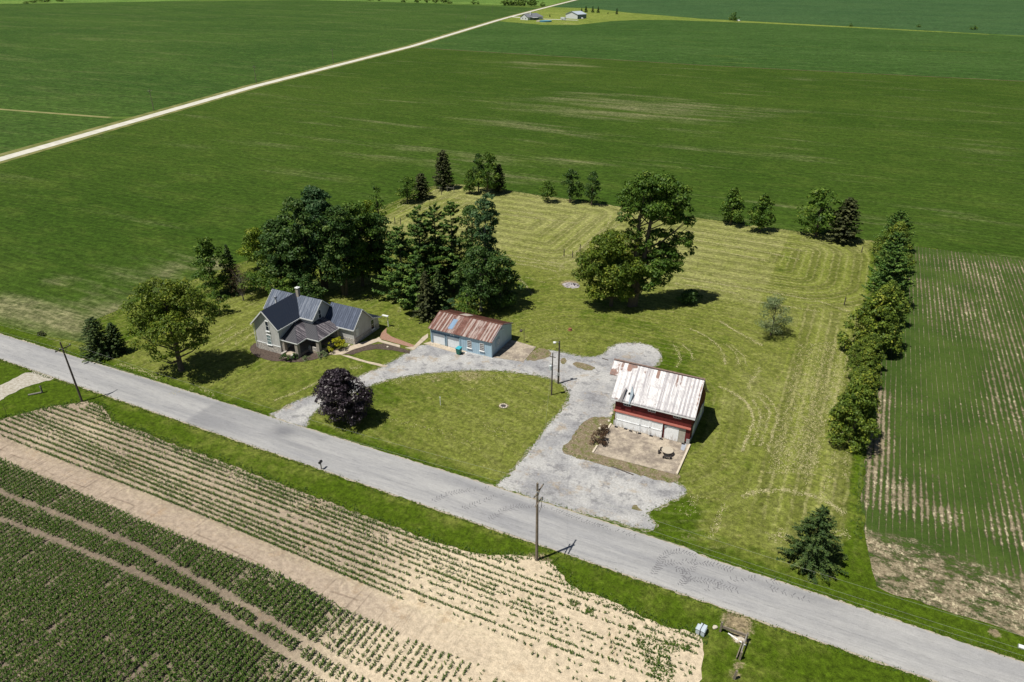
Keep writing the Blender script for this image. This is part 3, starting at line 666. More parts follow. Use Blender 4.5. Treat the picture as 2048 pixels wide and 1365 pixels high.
G_CURB = plain('pale_curb', (0.55, 0.49, 0.40), 0.9, 0.1, .15)
MB().box(-13.25, -13.0, 77.2, 84.5, -0.05, 0.28).build('patio_curb', G_CURB, pat)
MB().box(-24.95, -24.7, 76.8, 78.6, -0.05, 0.24).build('patio_curb', G_CURB, pat)
MB().box(-24.95, -24.7, 81.6, 84.6, -0.05, 0.24).build('patio_curb', G_CURB, pat)
MB().prism(pts((1364, 888), (1373, 890.5), (1368, 903), (1361, 901)), 0.08, 0.115).build('ramp_plate', plain('grey_sheet_metal', (0.33, 0.36, 0.42), 0.5, .4, .1), pat)

# ---- hay: cut grass lying in lines on the lawn (nobody could count the wisps)
def wisps(name, lines, m, dens=26, seed=3):
    r = np.random.default_rng(seed); A = []
    for pp, sig, dn in lines:
        P = [at(*q) for q in pp]
        for i in range(len(P)-1):
            L = math.hypot(P[i+1][0]-P[i][0], P[i+1][1]-P[i][1]); n = int(L*dens*dn)
            t = r.random(n); dx, dy = (P[i+1][0]-P[i][0])/L, (P[i+1][1]-P[i][1])/L
            x = P[i][0]+dx*L*t; y = P[i][1]+dy*L*t
            wav = 0.10*np.sin(x*0.5+y*0.4)+0.08*np.sin(x*2.3-y*1.7)
            o = r.normal(0, sig*1.35, n)*(0.6+0.6*np.sin(x*1.3+y*2.1+seed)**2)+wav*min(1, sig*3)
            kk = r.random(n) < .55+.45*np.sin(x*1.1+y*.8)**2; x, y, o, n = x[kk], y[kk], o[kk], int(kk.sum())
            A.append(np.stack([x-dy*o, y+dx*o, r.uniform(0.03, 0.10, n), np.arctan2(dy, dx)+r.normal(0, .8, n)], 1))
    A = np.concatenate(A); n = len(A)
    l = r.uniform(.05, .16, n); w = r.uniform(.015, .04, n); a = A[:, 3]
    ux, uy = np.cos(a)*l, np.sin(a)*l; vx, vy = -np.sin(a)*w, np.cos(a)*w; zt = r.normal(0, .03, n)
    V = np.stack([np.stack([A[:, 0]-ux, A[:, 1]-uy, A[:, 2]-zt], 1), np.stack([A[:, 0]+vx, A[:, 1]+vy, A[:, 2]+.01], 1), np.stack([A[:, 0]+ux, A[:, 1]+uy, A[:, 2]+zt], 1), np.stack([A[:, 0]-vx, A[:, 1]-vy, A[:, 2]+.01], 1)], 1).reshape(-1, 3)
    return tag(link(name, np_mesh(name, V, 4), m), kind='stuff')
G_HAY = plain('dry_cut_grass', (0.50, 0.46, 0.26), 0.95, 0.1, 0.25, 3)
HL = []
def hay(*pp, s=0.16, d=1.0): HL.append((pp, s, d))
hay((1420, 1078), (1436, 1040), (1450, 1012), (1442, 1010), s=.22, d=.6)
hay((1482, 994), (1502, 986), (1530, 981), (1565, 981), (1600, 987), (1640, 998), (1668, 1012), (1690, 1030), s=.2, d=1.7)
hay((1546, 1085), (1555, 1070), (1572, 1064), s=.35, d=1.5); hay((1680, 1058), (1700, 1080), s=.25, d=.8); hay((1660, 1062), (1678, 1075), s=.3, d=1)
hay((1438, 774), (1455, 781), (1475, 792), (1492, 805), (1503, 822), (1507, 840), (1500, 862), (1490, 885), (1483, 905), s=.12, d=1.5)
hay((1504, 800), (1518, 817), (1522, 835), (1516, 860), (1505, 890), s=.14, d=.8)
hay((1515, 793), (1530, 808), (1540, 825), (1532, 860), (1520, 895), s=.14, d=.8)
hay((1518, 786), (1538, 798), (1553, 822), (1556, 840), (1545, 870), (1535, 905), s=.14, d=.9)
hay((1380, 658), (1410, 672), (1434, 690), (1448, 710), (1450, 730), s=.12, d=1.0)
hay((1440, 643), (1470, 662), (1500, 678), (1524, 692), s=.16, d=1.4)
hay((1345, 690), (1356, 705), (1360, 722), (1353, 735), s=.15, d=.8); hay((1365, 690), (1382, 705), (1385, 722), s=.12, d=.6); hay((1450, 688), (1470, 705), (1478, 730), s=.12, d=.6)
hay((1462, 690), (1486, 712), (1494, 735), s=.1, d=.6); hay((1518, 735), (1512, 750), (1500, 765), (1498, 780), s=.2, d=.8)
for i, (x0, x1) in enumerate([(1590, 1572), (1611, 1584), (1628, 1600), (1642, 1615), (1656, 1628), (1672, 1640), (1688, 1655)]):
    hay((x0+14, 690-i*2), (x0, 745), ((x0+x1)/2-6, 810), (x1-13, 870), (x1-30, 950), s=.26, d=.62+.05*i)
hay((1644, 1000), (1660, 940), (1672, 905), s=.2, d=.5); hay((1690, 960), (1694, 905), s=.2, d=.5); hay((1610, 970), (1618, 935), (1626, 905), s=.2, d=.4)
# north lots
for q in [[(1000, 428), (1060, 436), (1156, 447)], [(1000, 516), (1060, 525), (1128, 535)], [(1000, 509), (1050, 517), (1125, 530)], [(1022, 527), (1070, 533), (1112, 544)], [(1002, 420), (1090, 430)],
          [(1370, 461), (1440, 473), (1540, 490), (1620, 505)], [(1375, 479), (1430, 487), (1520, 503), (1600, 520)], [(1380, 492), (1450, 505), (1530, 522)],
          [(1360, 556), (1440, 569), (1490, 577), (1560, 588), (1640, 604), (1700, 625)], [(1350, 568), (1420, 577), (1480, 590)], [(1480, 598), (1560, 612), (1640, 624)]]:
    hay(*q, s=.18, d=1.1)
hay((1118, 516), (1150, 508), (1165, 495), (1200, 470), (1240, 448), s=.3, d=1.1); hay((1120, 545), (1122, 530), (1150, 515), s=.2, d=.8); hay((1222, 432), (1215, 455), (1180, 480), s=.15, d=.6)
hay((792, 418), (830, 400), (880, 378), (905, 372), s=.3, d=1.6); hay((800, 425), (850, 405), (895, 395), (940, 400), s=.14, d=1.0); hay((815, 432), (870, 410), (900, 404), (960, 410), s=.14, d=.9); hay((840, 436), (890, 415), s=.14, d=.8)
hay((1030, 556), (1046, 565), (1056, 580), (1066, 590), s=.18, d=1.1); hay((1000, 548), (1040, 552), (1090, 566), s=.12, d=.4)
hay((1096, 560), (1120, 553), (1138, 550), s=.2, d=.5)
# west and front lawns
hay((440, 690), (475, 668), (505, 650), s=.2, d=.9); hay((470, 690), (500, 672), (512, 664), s=.2, d=.9); hay((430, 680), (470, 650), s=.2, d=.6)
hay((455, 592), (480, 590), (510, 588), s=.2, d=.5); hay((330, 790), (400, 778), (430, 792), s=.25, d=.5); hay((235, 728), (290, 745), (320, 762), s=.2, d=.9)
hay((548, 802), (590, 787), (630, 768), (655, 757), s=.13, d=1.1); hay((700, 738), (725, 733), s=.25, d=1.0)
hay((645, 790), (640, 805), (628, 815), s=.25, d=.3); hay((862, 757), (900, 750), (960, 748), (1000, 757), (1040, 752), s=.6, d=.7); hay((770, 765), (830, 757), (870, 752), s=.4, d=.6)
hay((900, 790), (940, 780), (1000, 765), s=.3, d=.2); hay((960, 850), (1020, 870), s=.4, d=.3); hay((740, 830), (800, 845), (870, 860), (960, 900), s=.4, d=.2); hay((1070, 830), (1100, 800), s=.4, d=.25)
hay((780, 605), (810, 598), (835, 600), (838, 612), s=.25, d=.9); hay((700, 665), (770, 640), (800, 660), s=.3, d=.25); hay((795, 632), (800, 615), (818, 608), s=.2, d=.5); hay((820, 640), (830, 618), s=.2, d=.5); hay((730, 570), (760, 562), (790, 545), s=.25, d=.8)
hay((1000, 640), (1100, 655), (1180, 690), s=.8, d=.12); hay((1150, 560), (1130, 575), s=.4, d=.2)
hay((1390, 990), (1382, 1020), (1372, 1032), s=.5, d=.6)
wisps('cut_grass', HL, G_HAY, 36)

# grass tufts roughening the lawn's edge along gravel, road and soil
def tufts(name, lines, m, seed=5):
    r = np.random.default_rng(seed); A = []
    for P, sig, dn, h in lines:
        for i in range(len(P)-1):
            L = math.hypot(P[i+1][0]-P[i][0], P[i+1][1]-P[i][1]); n = int(L*dn)
            if n == 0: continue
            t = r.random(n); dx, dy = (P[i+1][0]-P[i][0])/L, (P[i+1][1]-P[i][1])/L; o = r.normal(0, sig, n)
            A.append(np.stack([P[i][0]+dx*L*t-dy*o, P[i][1]+dy*L*t+dx*o, np.full(n, h)*r.uniform(.4, 1.2, n)], 1))
    A = np.concatenate(A); n = len(A); B = []
    for k in range(3):
        a = r.uniform(0, 2*np.pi, n); l = A[:, 2]; w = .035+.03*r.random(n)
        px = A[:, 0]+r.normal(0, .05, n); py = A[:, 1]+r.normal(0, .05, n); tx = px+np.cos(a)*l*.6; ty = py+np.sin(a)*l*.6
        z = np.full(n, .03)
        B.append(np.stack([np.stack([px-np.sin(a)*w, py+np.cos(a)*w, z], 1), np.stack([px+np.sin(a)*w, py-np.cos(a)*w, z], 1), np.stack([tx, ty, z+l*.8], 1)], 1))
    V = np.concatenate(B).reshape(-1, 3); v = np.repeat(r.random(len(V)//3), 3)
    return tag(link(name, np_mesh(name, V, 3, {'v': v}), m), kind='stuff')

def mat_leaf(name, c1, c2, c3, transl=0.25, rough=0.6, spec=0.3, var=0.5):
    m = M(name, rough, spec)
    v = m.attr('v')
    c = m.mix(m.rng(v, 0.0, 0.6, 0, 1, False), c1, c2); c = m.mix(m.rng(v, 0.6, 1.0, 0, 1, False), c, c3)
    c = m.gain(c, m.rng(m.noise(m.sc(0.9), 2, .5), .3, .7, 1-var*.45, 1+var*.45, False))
    m.put(m.b.inputs['Base Color'], c)
    if transl:
        tr = m.n('ShaderNodeBsdfTranslucent'); m.put(tr.inputs[0], m.gain(c, 1.3)); mx = m.n('ShaderNodeMixShader')
        mx.inputs[0].default_value = transl
        m.t.links.new(m.b.outputs[0], mx.inputs[1]); m.t.links.new(tr.outputs[0], mx.inputs[2])
        m.t.links.new(mx.outputs[0], m.t.nodes['Material Output'].inputs[0])
    return m.m
G_TUFT = mat_leaf('long_grass', (0.045, 0.10, 0.012), (0.075, 0.14, 0.018), (0.16, 0.19, 0.04), .2)
TL = []
dr = ragged(drive, 0.35, 0.28, 0.9, 2.0, 1)
TL.append((dr+[dr[0]], .25, 9, .12))
TL.append(([(x, 57.15) for x in range(-140, 30, 2)], .22, 14, .16))
TL.append(([(x, float(road_y1(x))+.45) for x in range(-140, -71, 2)], .25, 12, .14))
TL.append(([(x, float(road_y1(x))+.45) for x in range(-56, 40, 2)], .25, 12, .14) if False else ([(x, float(road_y1(x))+.45) for x in range(-60, -36, 2)], .25, 12, .14))
TL.append(([(x, float(road_y1(x))+.4) for x in range(-12, 40, 2)], .25, 12, .14))
TL.append(([p for p in c_poly[4:-1]], .45, 22, .3))
TL.append(([(-112, 187.6), (-60, 187.8), (9, 187.9)], .6, 10, .3)); TL.append((LAWN_W[1:], .6, 10, .3)); TL.append(([(9.2, 75), (8.9, 95), (10, 120), (12.8, 150), (15, 186)], .5, 9, .3))
tufts('grass_tufts', TL, G_TUFT)

# ---- corn: young plants in drilled rows (nobody could count them)
G_CORN = mat_leaf('young_corn_leaf', (0.038, 0.090, 0.012), (0.068, 0.130, 0.018), (0.14, 0.19, 0.04), .22, .6, .15, .3)
def corn(name, P, hs, seed):
    r = np.random.default_rng(seed); n = len(P); out = []; vv = []
    th0 = r.uniform(0, np.pi, n); base = r.random(n)
    for k in range(7):
        th = th0+(k % 2)*np.pi+r.normal(0, .45, n); h0 = hs*(0.10+0.11*k); L = np.minimum(hs*r.uniform(.38, .62, n), .34); w = (hs*0.034+.020)*r.uniform(.8, 1.3, n)
        cx, cy = np.cos(th), np.sin(th); px, py = -cy*w, cx*w
        def q(f, dz, ww): return (P[:, 0]+cx*L*f, P[:, 1]+cy*L*f, h0+dz, ww)
        a = q(0.02, 0, .5); b = q(.42, L*.42, 1); c = q(.95, L*(.30-.12*(k < 2)), .12)
        for s0, s1 in ((a, b), (b, c)):
            out.append(np.stack([np.stack([s0[0]-px*s0[3], s0[1]-py*s0[3], s0[2]], 1), np.stack([s0[0]+px*s0[3], s0[1]+py*s0[3], s0[2]], 1),
                                 np.stack([s1[0]+px*s1[3], s1[1]+py*s1[3], s1[2]], 1), np.stack([s1[0]-px*s1[3], s1[1]-py*s1[3], s1[2]], 1)], 1))
            vv.append(np.clip(base*.6+r.random(n)*.4, 0, 1))
    V = np.concatenate(out).reshape(-1, 3); v = np.repeat(np.concatenate(vv), 4)
    return tag(link(name, np_mesh(name, V, 4, {'v': v}), G_CORN), kind='stuff')
r = np.random.default_rng(11); P = []
smooth_n = lambda x, y, s: np.array([mnoise.noise((a, b, s)) for a, b in zip(x, y)])
# main rows (along y)
edge_poly = [at(-60, 893), at(0, 918), at(200, 1005), at(400, 1090), at(560, 1150), at(700, 1225), at(840, 1285), at(960, 1330), at(1060, 1400)]
ye = lambda x: np.interp(x, [p[0] for p in edge_poly], [p[1] for p in edge_poly])
row = 0
for x0 in np.arange(-112, -9.0, 0.76):
    row += 1; ys_ = np.arange(15.0, float(ye(x0))-0.1, 0.135); x = x0+r.normal(0, .035, len(ys_)); y = ys_+r.normal(0, .04, len(ys_))
    keep = np.ones(len(y), bool)
    for bx, by in (([-88.4, -77.9, -66.1, -51.3, -35], [35.6, 36.2, 36.6, 35.7, 34.5]), ([-85.4, -75.1, -64.6, -53.6, -41.6, -30], [32.5, 33.1, 33.6, 33.8, 33.0, 32])):
        yb = np.interp(x, bx, by); keep &= np.abs(y-yb) > 0.42+0.2*smooth_n(x*.5, y*.5, 2)
    dens = 0.97-0.34*sstep(x, -44, -34)-0.16*sstep(x, -34, -26)+0.55*smooth_n(x*.30, y*.22, 7)*sstep(x, -64, -42)
    if row % 8 == 0: dens = dens-0.45*(smooth_n(x*.2, y*.2, 12) > 0)
    if row % 8 == 3: dens = dens-0.25*(smooth_n(x*.2, y*.2, 15) > 0.1)
    keep &= r.random(len(y)) < dens
    P.append(np.stack([x[keep], y[keep]], 1))
P = np.concatenate(P)
fr = np.ones(len(P))
ok = np.ones(len(P), bool)
fr = 0.70-0.34*sstep(P[:, 0], -46, -28)+0.10*smooth_n(P[:, 0]*.25, P[:, 1]*.25, 3)
corn('corn_rows', P, np.clip(fr, .30, .9)*r.uniform(.8, 1.15, len(P)), 3)
# turning rows (along x)
P = []
in_edge = [at(-40, 862), at(0, 879), at(200, 958), at(400, 1033), at(640, 1137), at(860, 1222), at(1000, 1275), at(1150, 1365), at(1250, 1440)]
yi = lambda x: np.interp(x, [p[0] for p in in_edge], [p[1] for p in in_edge])
for y0 in np.arange(30.0, 54.8, 0.76):
    x = np.arange(-112, -4.0, 0.15); y = np.full(len(x), y0)+0.22*np.sin(x*.07+y0)+r.normal(0, .04, len(x)); x = x+r.normal(0, .05, len(x))
    kp = (y > yi(x)) & (-sdf(x, y, c_poly) > 0.45)
    pole = np.minimum(np.hypot(x+23.6, y-55.1), np.hypot(x+100.8, y-54.6)); kp &= pole > 2.2
    dens = 0.90-0.30*sstep(x, -44, -30)+0.75*smooth_n(x*.16, y*.9, 5)-0.06-0.25*sstep(x, -36, -30)*(1-sstep(y, 43, 46))
    dens = np.where(y > 51.6, dens+.2*(x > -40), dens)
    kp &= r.random(len(x)) < dens
    kp &= ~((x > -14) & (y < 50.5) & (r.random(len(x)) < .35))
    P.append(np.stack([x[kp], y[kp]], 1))
P = np.concatenate(P)
hh = 0.46-0.10*sstep(P[:, 0], -45, -25)+0.10*smooth_n(P[:, 0]*.2, P[:, 1]*.3, 8)
corn('corn_rows', P, np.clip(hh, .22, .6)*r.uniform(.75, 1.2, len(P)), 4)
# weeds in the bare corner of that field
TW = []
for q in [(1345, 1295, 1.0), (1300, 1290, 1.3), (1318, 1325, 1.4), (1330, 1350, 1.3), (1375, 1298, .5), (1150, 1210, .5), (1180, 1225, .4), (1265, 1258, .4)]:
    x, y = at(q[0], q[1]); TW.append(([(x-q[2], y-q[2]*.3), (x+q[2]*.6, y+q[2]*.5)], q[2]*.45, 60, .22))
tufts('weeds', TW, G_TUFT, 9)

# ================================================================== BUILDINGS
def mat_siding(name, c, pitch=0.13, axis='z', amt=0.25, rough=0.7, var=0.12):
    m = M(name, rough, 0.3); X = m.xyz()
    u = X[2] if axis == 'z' else m.add(X[0], X[1])
    fr = m.op('FRACT', m.mul(u, 1/pitch)); ln = m.rng(fr, 0.0, 0.22, 1-amt, 1.0)
    n = m.noise(m.sc(1.3, 1.3, .5), 4, .65)
    m.bump(fr, 0.5, 0.02)
    return m.col(m.gain(c, m.mul(ln, m.rng(n, .3, .7, 1-var, 1+var, False))))
def mat_stone(name, c1, c2, sc=2.2):
    m = M(name, 0.9, 0.2)
    v = m.n('ShaderNodeTexVoronoi'); m.put(v.inputs['Vector'], m.sc(sc)); e = m.n('ShaderNodeTexVoronoi'); e.feature = 'DISTANCE_TO_EDGE'; m.put(e.inputs['Vector'], m.sc(sc))
    g = m.n('ShaderNodeSeparateColor'); m.put(g.inputs[0], v.outputs['Color'])
    c = m.mix(g.outputs[0], c1, c2); c = m.mix(m.rng(e.outputs['Distance'], 0.0, 0.05, 1, 0), c, (0.16, 0.15, 0.14)); m.bump(e.outputs['Distance'], .6, .05)
    return m.col(c)
def mat_metal_roof(name, c, rough=0.38, metal=0.5, streak=(0.2, 0.2, 0.22), amt=0.35):
    m = M(name, rough, 0.5); m.b.inputs['Metallic'].default_value = metal
    n = m.noise(m.sc(2.2, 2.2, 2.2), 4, .7)
    return m.col(m.mix(m.mul(m.rng(n, .45, .75), amt), c, streak))
G_SIDE = mat_siding('greige_siding', (0.55, 0.55, 0.555), 0.14)
G_STONE = mat_stone('fieldstone', (0.26, 0.25, 0.25), (0.72, 0.68, 0.62), 1.7)
def mat_seam(name, c, hi, ax, pitch=.42, amt=.7, rough=.5):
    m = M(name, rough, .3); X = m.xyz(); u = m.mul(X[ax], 1/pitch); fr = m.op('FRACT', u); cell = m.op('FLOOR', m.mul(u, 2.0))
    wn = m.n('ShaderNodeTexWhiteNoise'); wn.noise_dimensions = '1D'; m.put(wn.inputs['W'], cell)
    n = m.noise(m.sc(4.0 if ax == 0 else .7, .7 if ax == 0 else 4.0, 1.5), 4, .75)
    f = m.add(m.rng(fr, 0.0, 0.22, .55, 0.0), m.mul(m.rng(m.add(n, m.mul(m.sub(wn.outputs[0], .5), .35)), .42, .75), .8))
    return m.col(m.mix(m.mul(m.rng(f, 0, 1, 0, 1, False), amt), c, hi))
G_MROOF = mat_metal_roof('dark_blue_metal_roof', (0.020, 0.028, 0.050), 0.5, 0.0, (0.03, 0.036, 0.05), .4)
G_MLIGHT = mat_seam('sunlit_striped_metal_roof', (0.060, 0.080, 0.125), (0.27, 0.30, 0.37), 0, .42, .6)  # paler copy for the sun-facing slopes, with sheen and weather streaks in the colour
G_MWING = mat_seam('seamed_wing_roof', (0.036, 0.052, 0.095), (0.13, 0.16, 0.24), 0, .42, .7)
G_PROOF = mat_metal_roof('weathered_porch_roof', (0.045, 0.046, 0.058), 0.5, 0.0, (0.075, 0.07, 0.08), .4)
G_PLIGHT = mat_seam('striped_porch_roof', (0.050, 0.046, 0.058), (0.36, 0.33, 0.36), 1, .36, .75)
G_WHITE = plain('white_trim_paint', (0.72, 0.74, 0.76), 0.5, .4, .06)
G_GLASS = plain('dark_window_glass', (0.03, 0.04, 0.055), 0.12, 0.6, 0.3, 1)
G_DARK = plain('near_black_matt', (0.03, 0.03, 0.035), 0.8, .2, .1)  # plain near-black colour for wheels, vent, strap, charred logs and blocks
G_WOODOLD = plain('weathered_grey_wood', (0.21, 0.18, 0.15), 0.9, .1, .3, 6)

def roof_plane(name, quad, m, parent, spacing=0.45, rib=0.035, th=0.08, axis=None, mats=None):
    """sheet-metal roof plane: quad listed eave a, eave b, ridge b, ridge a; ribs run up the slope"""
    a, b, c, d = [Vector(p) for p in quad]
    mb = MB(); mb.slab([a, b, c, d], th)
    L = (b-a).length; n = int(L/spacing); nrm = (b-a).cross(d-a).normalized()
    if nrm.z < 0: nrm = -nrm
    for i in range(n+1):
        t = i/n if n else 0
        p = a.lerp(b, t)+nrm*.012; q = d.lerp(c, t)+nrm*.012
        if (q-p).length > 0.1: mb.bar(p, q, rib, rib*1.4, nrm)
    return mb.build(name, m, parent)
def tri_ribs(mb, poly, d, spacing, rib=0.035):
    """ribs over a planar roof polygon, running along horizontal direction d projected up the slope"""
    P = [Vector(p) for p in poly]; n = (P[1]-P[0]).cross(P[2]-P[0]).normalized()
    if n.z < 0: n = -n
    e = Vector((-d[1], d[0], 0)); s = [p.x*e.x+p.y*e.y for p in P]; k = math.ceil(min(s)/spacing)
    while k*spacing < max(s):
        v = k*spacing; X = []
        for i in range(len(P)):
            j = (i+1) % len(P)
            if (s[i]-v)*(s[j]-v) < 0: X.append(P[i].lerp(P[j], (v-s[i])/(s[j]-s[i])))
        if len(X) >= 2 and (X[0]-X[1]).length > .15: mb.bar(X[0]+n*.01, X[1]+n*.01, rib, rib*1.4, n)
        k += 1
def window(name, parent, o, u, w, h, m_frame=None, panes=(1, 2), depth=0.06, sill=True, glass=None, fw=0.09):
    """window on a wall: o lower left corner, u horizontal direction, outward normal = u x z"""
    u = Vector(u).normalized(); n = u.cross(Vector((0, 0, 1))); o = Vector(o); z = Vector((0, 0, 1))
    def bx(mb, x0, x1, z0, z1, d0, d1):
        P = lambda x, y, zz: o+u*x+z*zz+n*y
        mb.hexa([P(x0, d0, z0), P(x1, d0, z0), P(x1, d1, z0), P(x0, d1, z0)][::-1], [P(x0, d0, z1), P(x1, d0, z1), P(x1, d1, z1), P(x0, d1, z1)][::-1])
    f = MB()
    bx(f, -fw, 0, -fw, h+fw, -.03, depth); bx(f, w, w+fw, -fw, h+fw, -.03, depth); bx(f, 0, w, h, h+fw*1.3, -.03, depth+.01); bx(f, 0, w, -fw, 0, -.03, depth+.01)
    for i in range(1, panes[0]): bx(f, w*i/panes[0]-.02, w*i/panes[0]+.02, 0, h, 0, depth*.7)
    for i in range(1, panes[1]): bx(f, 0, w, h*i/panes[1]-.03, h*i/panes[1]+.03, 0, depth*.72)
    g = MB(); bx(g, 0, w, 0, h, -.02, .02); wo = g.build(name, glass or G_GLASS, parent)
    f.build('frame', m_frame or G_WHITE, wo)
    if sill:
        s = MB(); bx(s, -.16, w+.16, -fw-.12, -fw, -.02, .16); s.build('sill', m_frame or G_WHITE, wo)
    return wo

# ---------------- the farmhouse
hs = empty('farmhouse', (-84, 85, 0), 0, 'greige two storey farmhouse with dark blue metal gables and stone base', 'house')
HO = (-84, 85, 0)
def hb(mb, name, m, parent=None, **k): return mb.build(name, m, parent or hs, off=HO, **k)
zs = 1.38
st = MB()
st.box(-88.79, -83.36, 79.88, 88, -.1, zs); st.box(-91.0, -80.56, 85.36, 90.8, -.1, zs); st.box(-80.56, -74.08, 88.3, 95.8, -.1, zs-.25)
hb(st, 'stone_base', G_STONE)
wl = MB()
wl.hexa([(-88.75, 79.92, zs), (-83.4, 79.92, zs), (-83.4, 87.9, zs), (-88.75, 87.9, zs)], [(-88.75, 79.92, 5.15), (-83.4, 79.92, 5.15), (-83.4, 87.9, 5.15), (-88.75, 87.9, 5.15)])
wl.hexa([(-88.75, 79.921, 5.15), (-83.4, 79.921, 5.15), (-86.075, 79.921, 7.82)][::1], [(-88.75, 87.9, 5.15), (-83.4, 87.9, 5.15), (-86.075, 87.9, 7.82)])
wl.box(-90.96, -80.6, 85.4, 90.76, zs, 5.1)
wl.hexa([(-90.96, 85.4, 5.1), (-90.96, 90.76, 5.1), (-90.96, 88.08, 7.6)], [(-80.6, 85.4, 5.1), (-80.6, 90.76, 5.1), (-80.6, 88.08, 7.6)])
wl.box(-80.6, -74.117, 88.34, 95.76, zs-.25, 2.3); wl.hexa([(-80.6, 88.34, 2.3), (-80.6, 95.76, 2.3), (-80.6, 93.7, 3.0), (-80.6, 91.0, 5.85), (-80.6, 88.34, 3.15)], [(-74.117, 88.34, 2.3), (-74.117, 95.76, 2.3), (-74.117, 93.7, 3.0), (-74.117, 91.0, 5.85), (-74.117, 88.34, 3.15)])
hb(wl, 'wall', G_SIDE)
def hroof(name, quad, m=G_MROOF, sp=.42, parent=hs, **k):
    q = [(p[0]-HO[0], p[1]-HO[1], p[2]) for p in quad]; return roof_plane(name, q, m, parent, sp, **k)
# front gable (ridge along y)
rz, ez = 8.0, 4.93
r1 = hroof('roof', [(-82.98, 79.5, ez), (-82.98, 85.15, ez), (-86.075, 88.08, rz), (-86.075, 79.5, rz)])
hroof('roof', [(-89.17, 85.15, ez), (-89.17, 79.5, ez), (-86.075, 79.5, rz), (-86.075, 88.08, rz)])
# cross gable (ridge along x)
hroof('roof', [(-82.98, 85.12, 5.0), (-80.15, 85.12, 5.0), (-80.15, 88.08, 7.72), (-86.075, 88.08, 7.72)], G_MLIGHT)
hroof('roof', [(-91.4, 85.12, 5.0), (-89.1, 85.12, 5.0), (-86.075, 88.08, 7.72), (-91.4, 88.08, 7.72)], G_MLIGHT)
hroof('roof', [(-80.15, 91.1, 5.0), (-91.4, 91.1, 5.0), (-91.4, 88.08, 7.75), (-80.15, 88.08, 7.75)])
# kitchen wing
hroof('roof', [(-80.58, 88.02, 3.1), (-73.75, 88.02, 3.1), (-73.75, 91.0, 6.02), (-80.58, 91.0, 6.02)], G_MWING)
hroof('roof', [(-73.75, 93.7, 3.15), (-80.58, 93.7, 3.15), (-80.58, 91.0, 6.02), (-73.75, 91.0, 6.02)])
hroof('roof', [(-73.75, 96.25, 2.3), (-80.58, 96.25, 2.3), (-80.58, 93.65, 3.19), (-73.75, 93.65, 3.19)])
tr = MB()
def fascia(a, b, h=.2, w=.06): tr.bar((a[0], a[1], a[2]-.1), (b[0], b[1], b[2]-.1), w, h, (0, 0, 1))
fascia((-89.17, 79.46, ez), (-86.075, 79.46, rz)); fascia((-82.98, 79.46, ez), (-86.075, 79.46, rz)); fascia((-82.94, 79.5, ez), (-82.94, 85.1, ez)); fascia((-82.98, 85.08, 5.0), (-80.15, 85.08, 5.0))
fascia((-80.11, 85.12, 5.0), (-80.11, 88.08, 7.72)); fascia((-80.11, 91.1, 5.0), (-80.11, 88.08, 7.72)); fascia((-80.5, 87.98, 3.1), (-73.75, 87.98, 3.1))
fascia((-73.71, 88.02, 3.1), (-73.71, 91, 6.02)); fascia((-73.71, 93.7, 3.12), (-73.71, 91, 6.02)); fascia((-73.71, 93.7, 3.12), (-73.71, 96.25, 2.3)); fascia((-91.44, 85.12, 5.0), (-91.44, 88.08, 7.72)); fascia((-89.21, 79.5, ez), (-89.21, 85.1, ez))
tr.box(-88.8, -83.35, 79.85, 79.91, 1.38, 1.5)
tr.bar((-88.85, 79.8, .3), (-88.85, 79.8, 4.8), .08)
tr.bar((-83.32, 79.84, 2.9), (-83.32, 79.84, 4.9), .08)
hb(tr, 'white_trim', G_WHITE)
def hw(o, u, w, h, **k): return window('window', hs, (o[0]-HO[0], o[1]-HO[1], o[2]), u, w, h, **k)
m_cur = plain('curtained_window', (0.20, 0.27, 0.29), 0.3, .5, .3, 2)
hw((-86.0, 79.9, 4.15), (1, 0, 0), .62, 1.75); hw((-86.2, 79.9, 1.5), (1, 0, 0), .85, 1.75, glass=m_cur, panes=(1, 3))
hw((-83.38, 83.6, 4.25), (0, 1, 0), .5, .55, panes=(1, 1), sill=False); hw((-80.58, 87.2, 4.3), (0, 1, 0), .62, 1.6); hw((-80.58, 87.4, 6.3), (0, 1, 0), .3, .35, panes=(1, 1), sill=False)
hw((-74.1, 93.4, .75), (0, 1, 0), .85, 1.8); hw((-74.1, 89.05, 1.35), (0, 1, 0), .6, 1.35, glass=G_WHITE, panes=(1, 1), sill=False)
# chimneys
G_CH = plain('pale_block_chimney', (0.40, 0.36, 0.31), .9, .1, .25, 6)
ch = hb(MB().box(-85.65, -85.1, 87.75, 88.3, 6.4, 9.05), 'chimney', G_CH); hb(MB().box(-85.74, -85.01, 87.66, 88.39, 9.05, 9.17).box(-85.5, -85.25, 87.9, 88.15, 9.17, 9.3), 'chimney_cap', G_WHITE, ch)
ch = hb(MB().tube([(-88.2, 85.3, 5.2), (-88.2, 85.3, 7.75)], .17, 12), 'chimney', G_WHITE); hb(MB().lathe([(.3, 7.7), (.3, 7.95), (.05, 8.05)], -88.2, 85.3, 12), 'chimney_cap', plain('galvanised_cap', (.3, .33, .4), .4, .5, .1, 3, .6), ch)
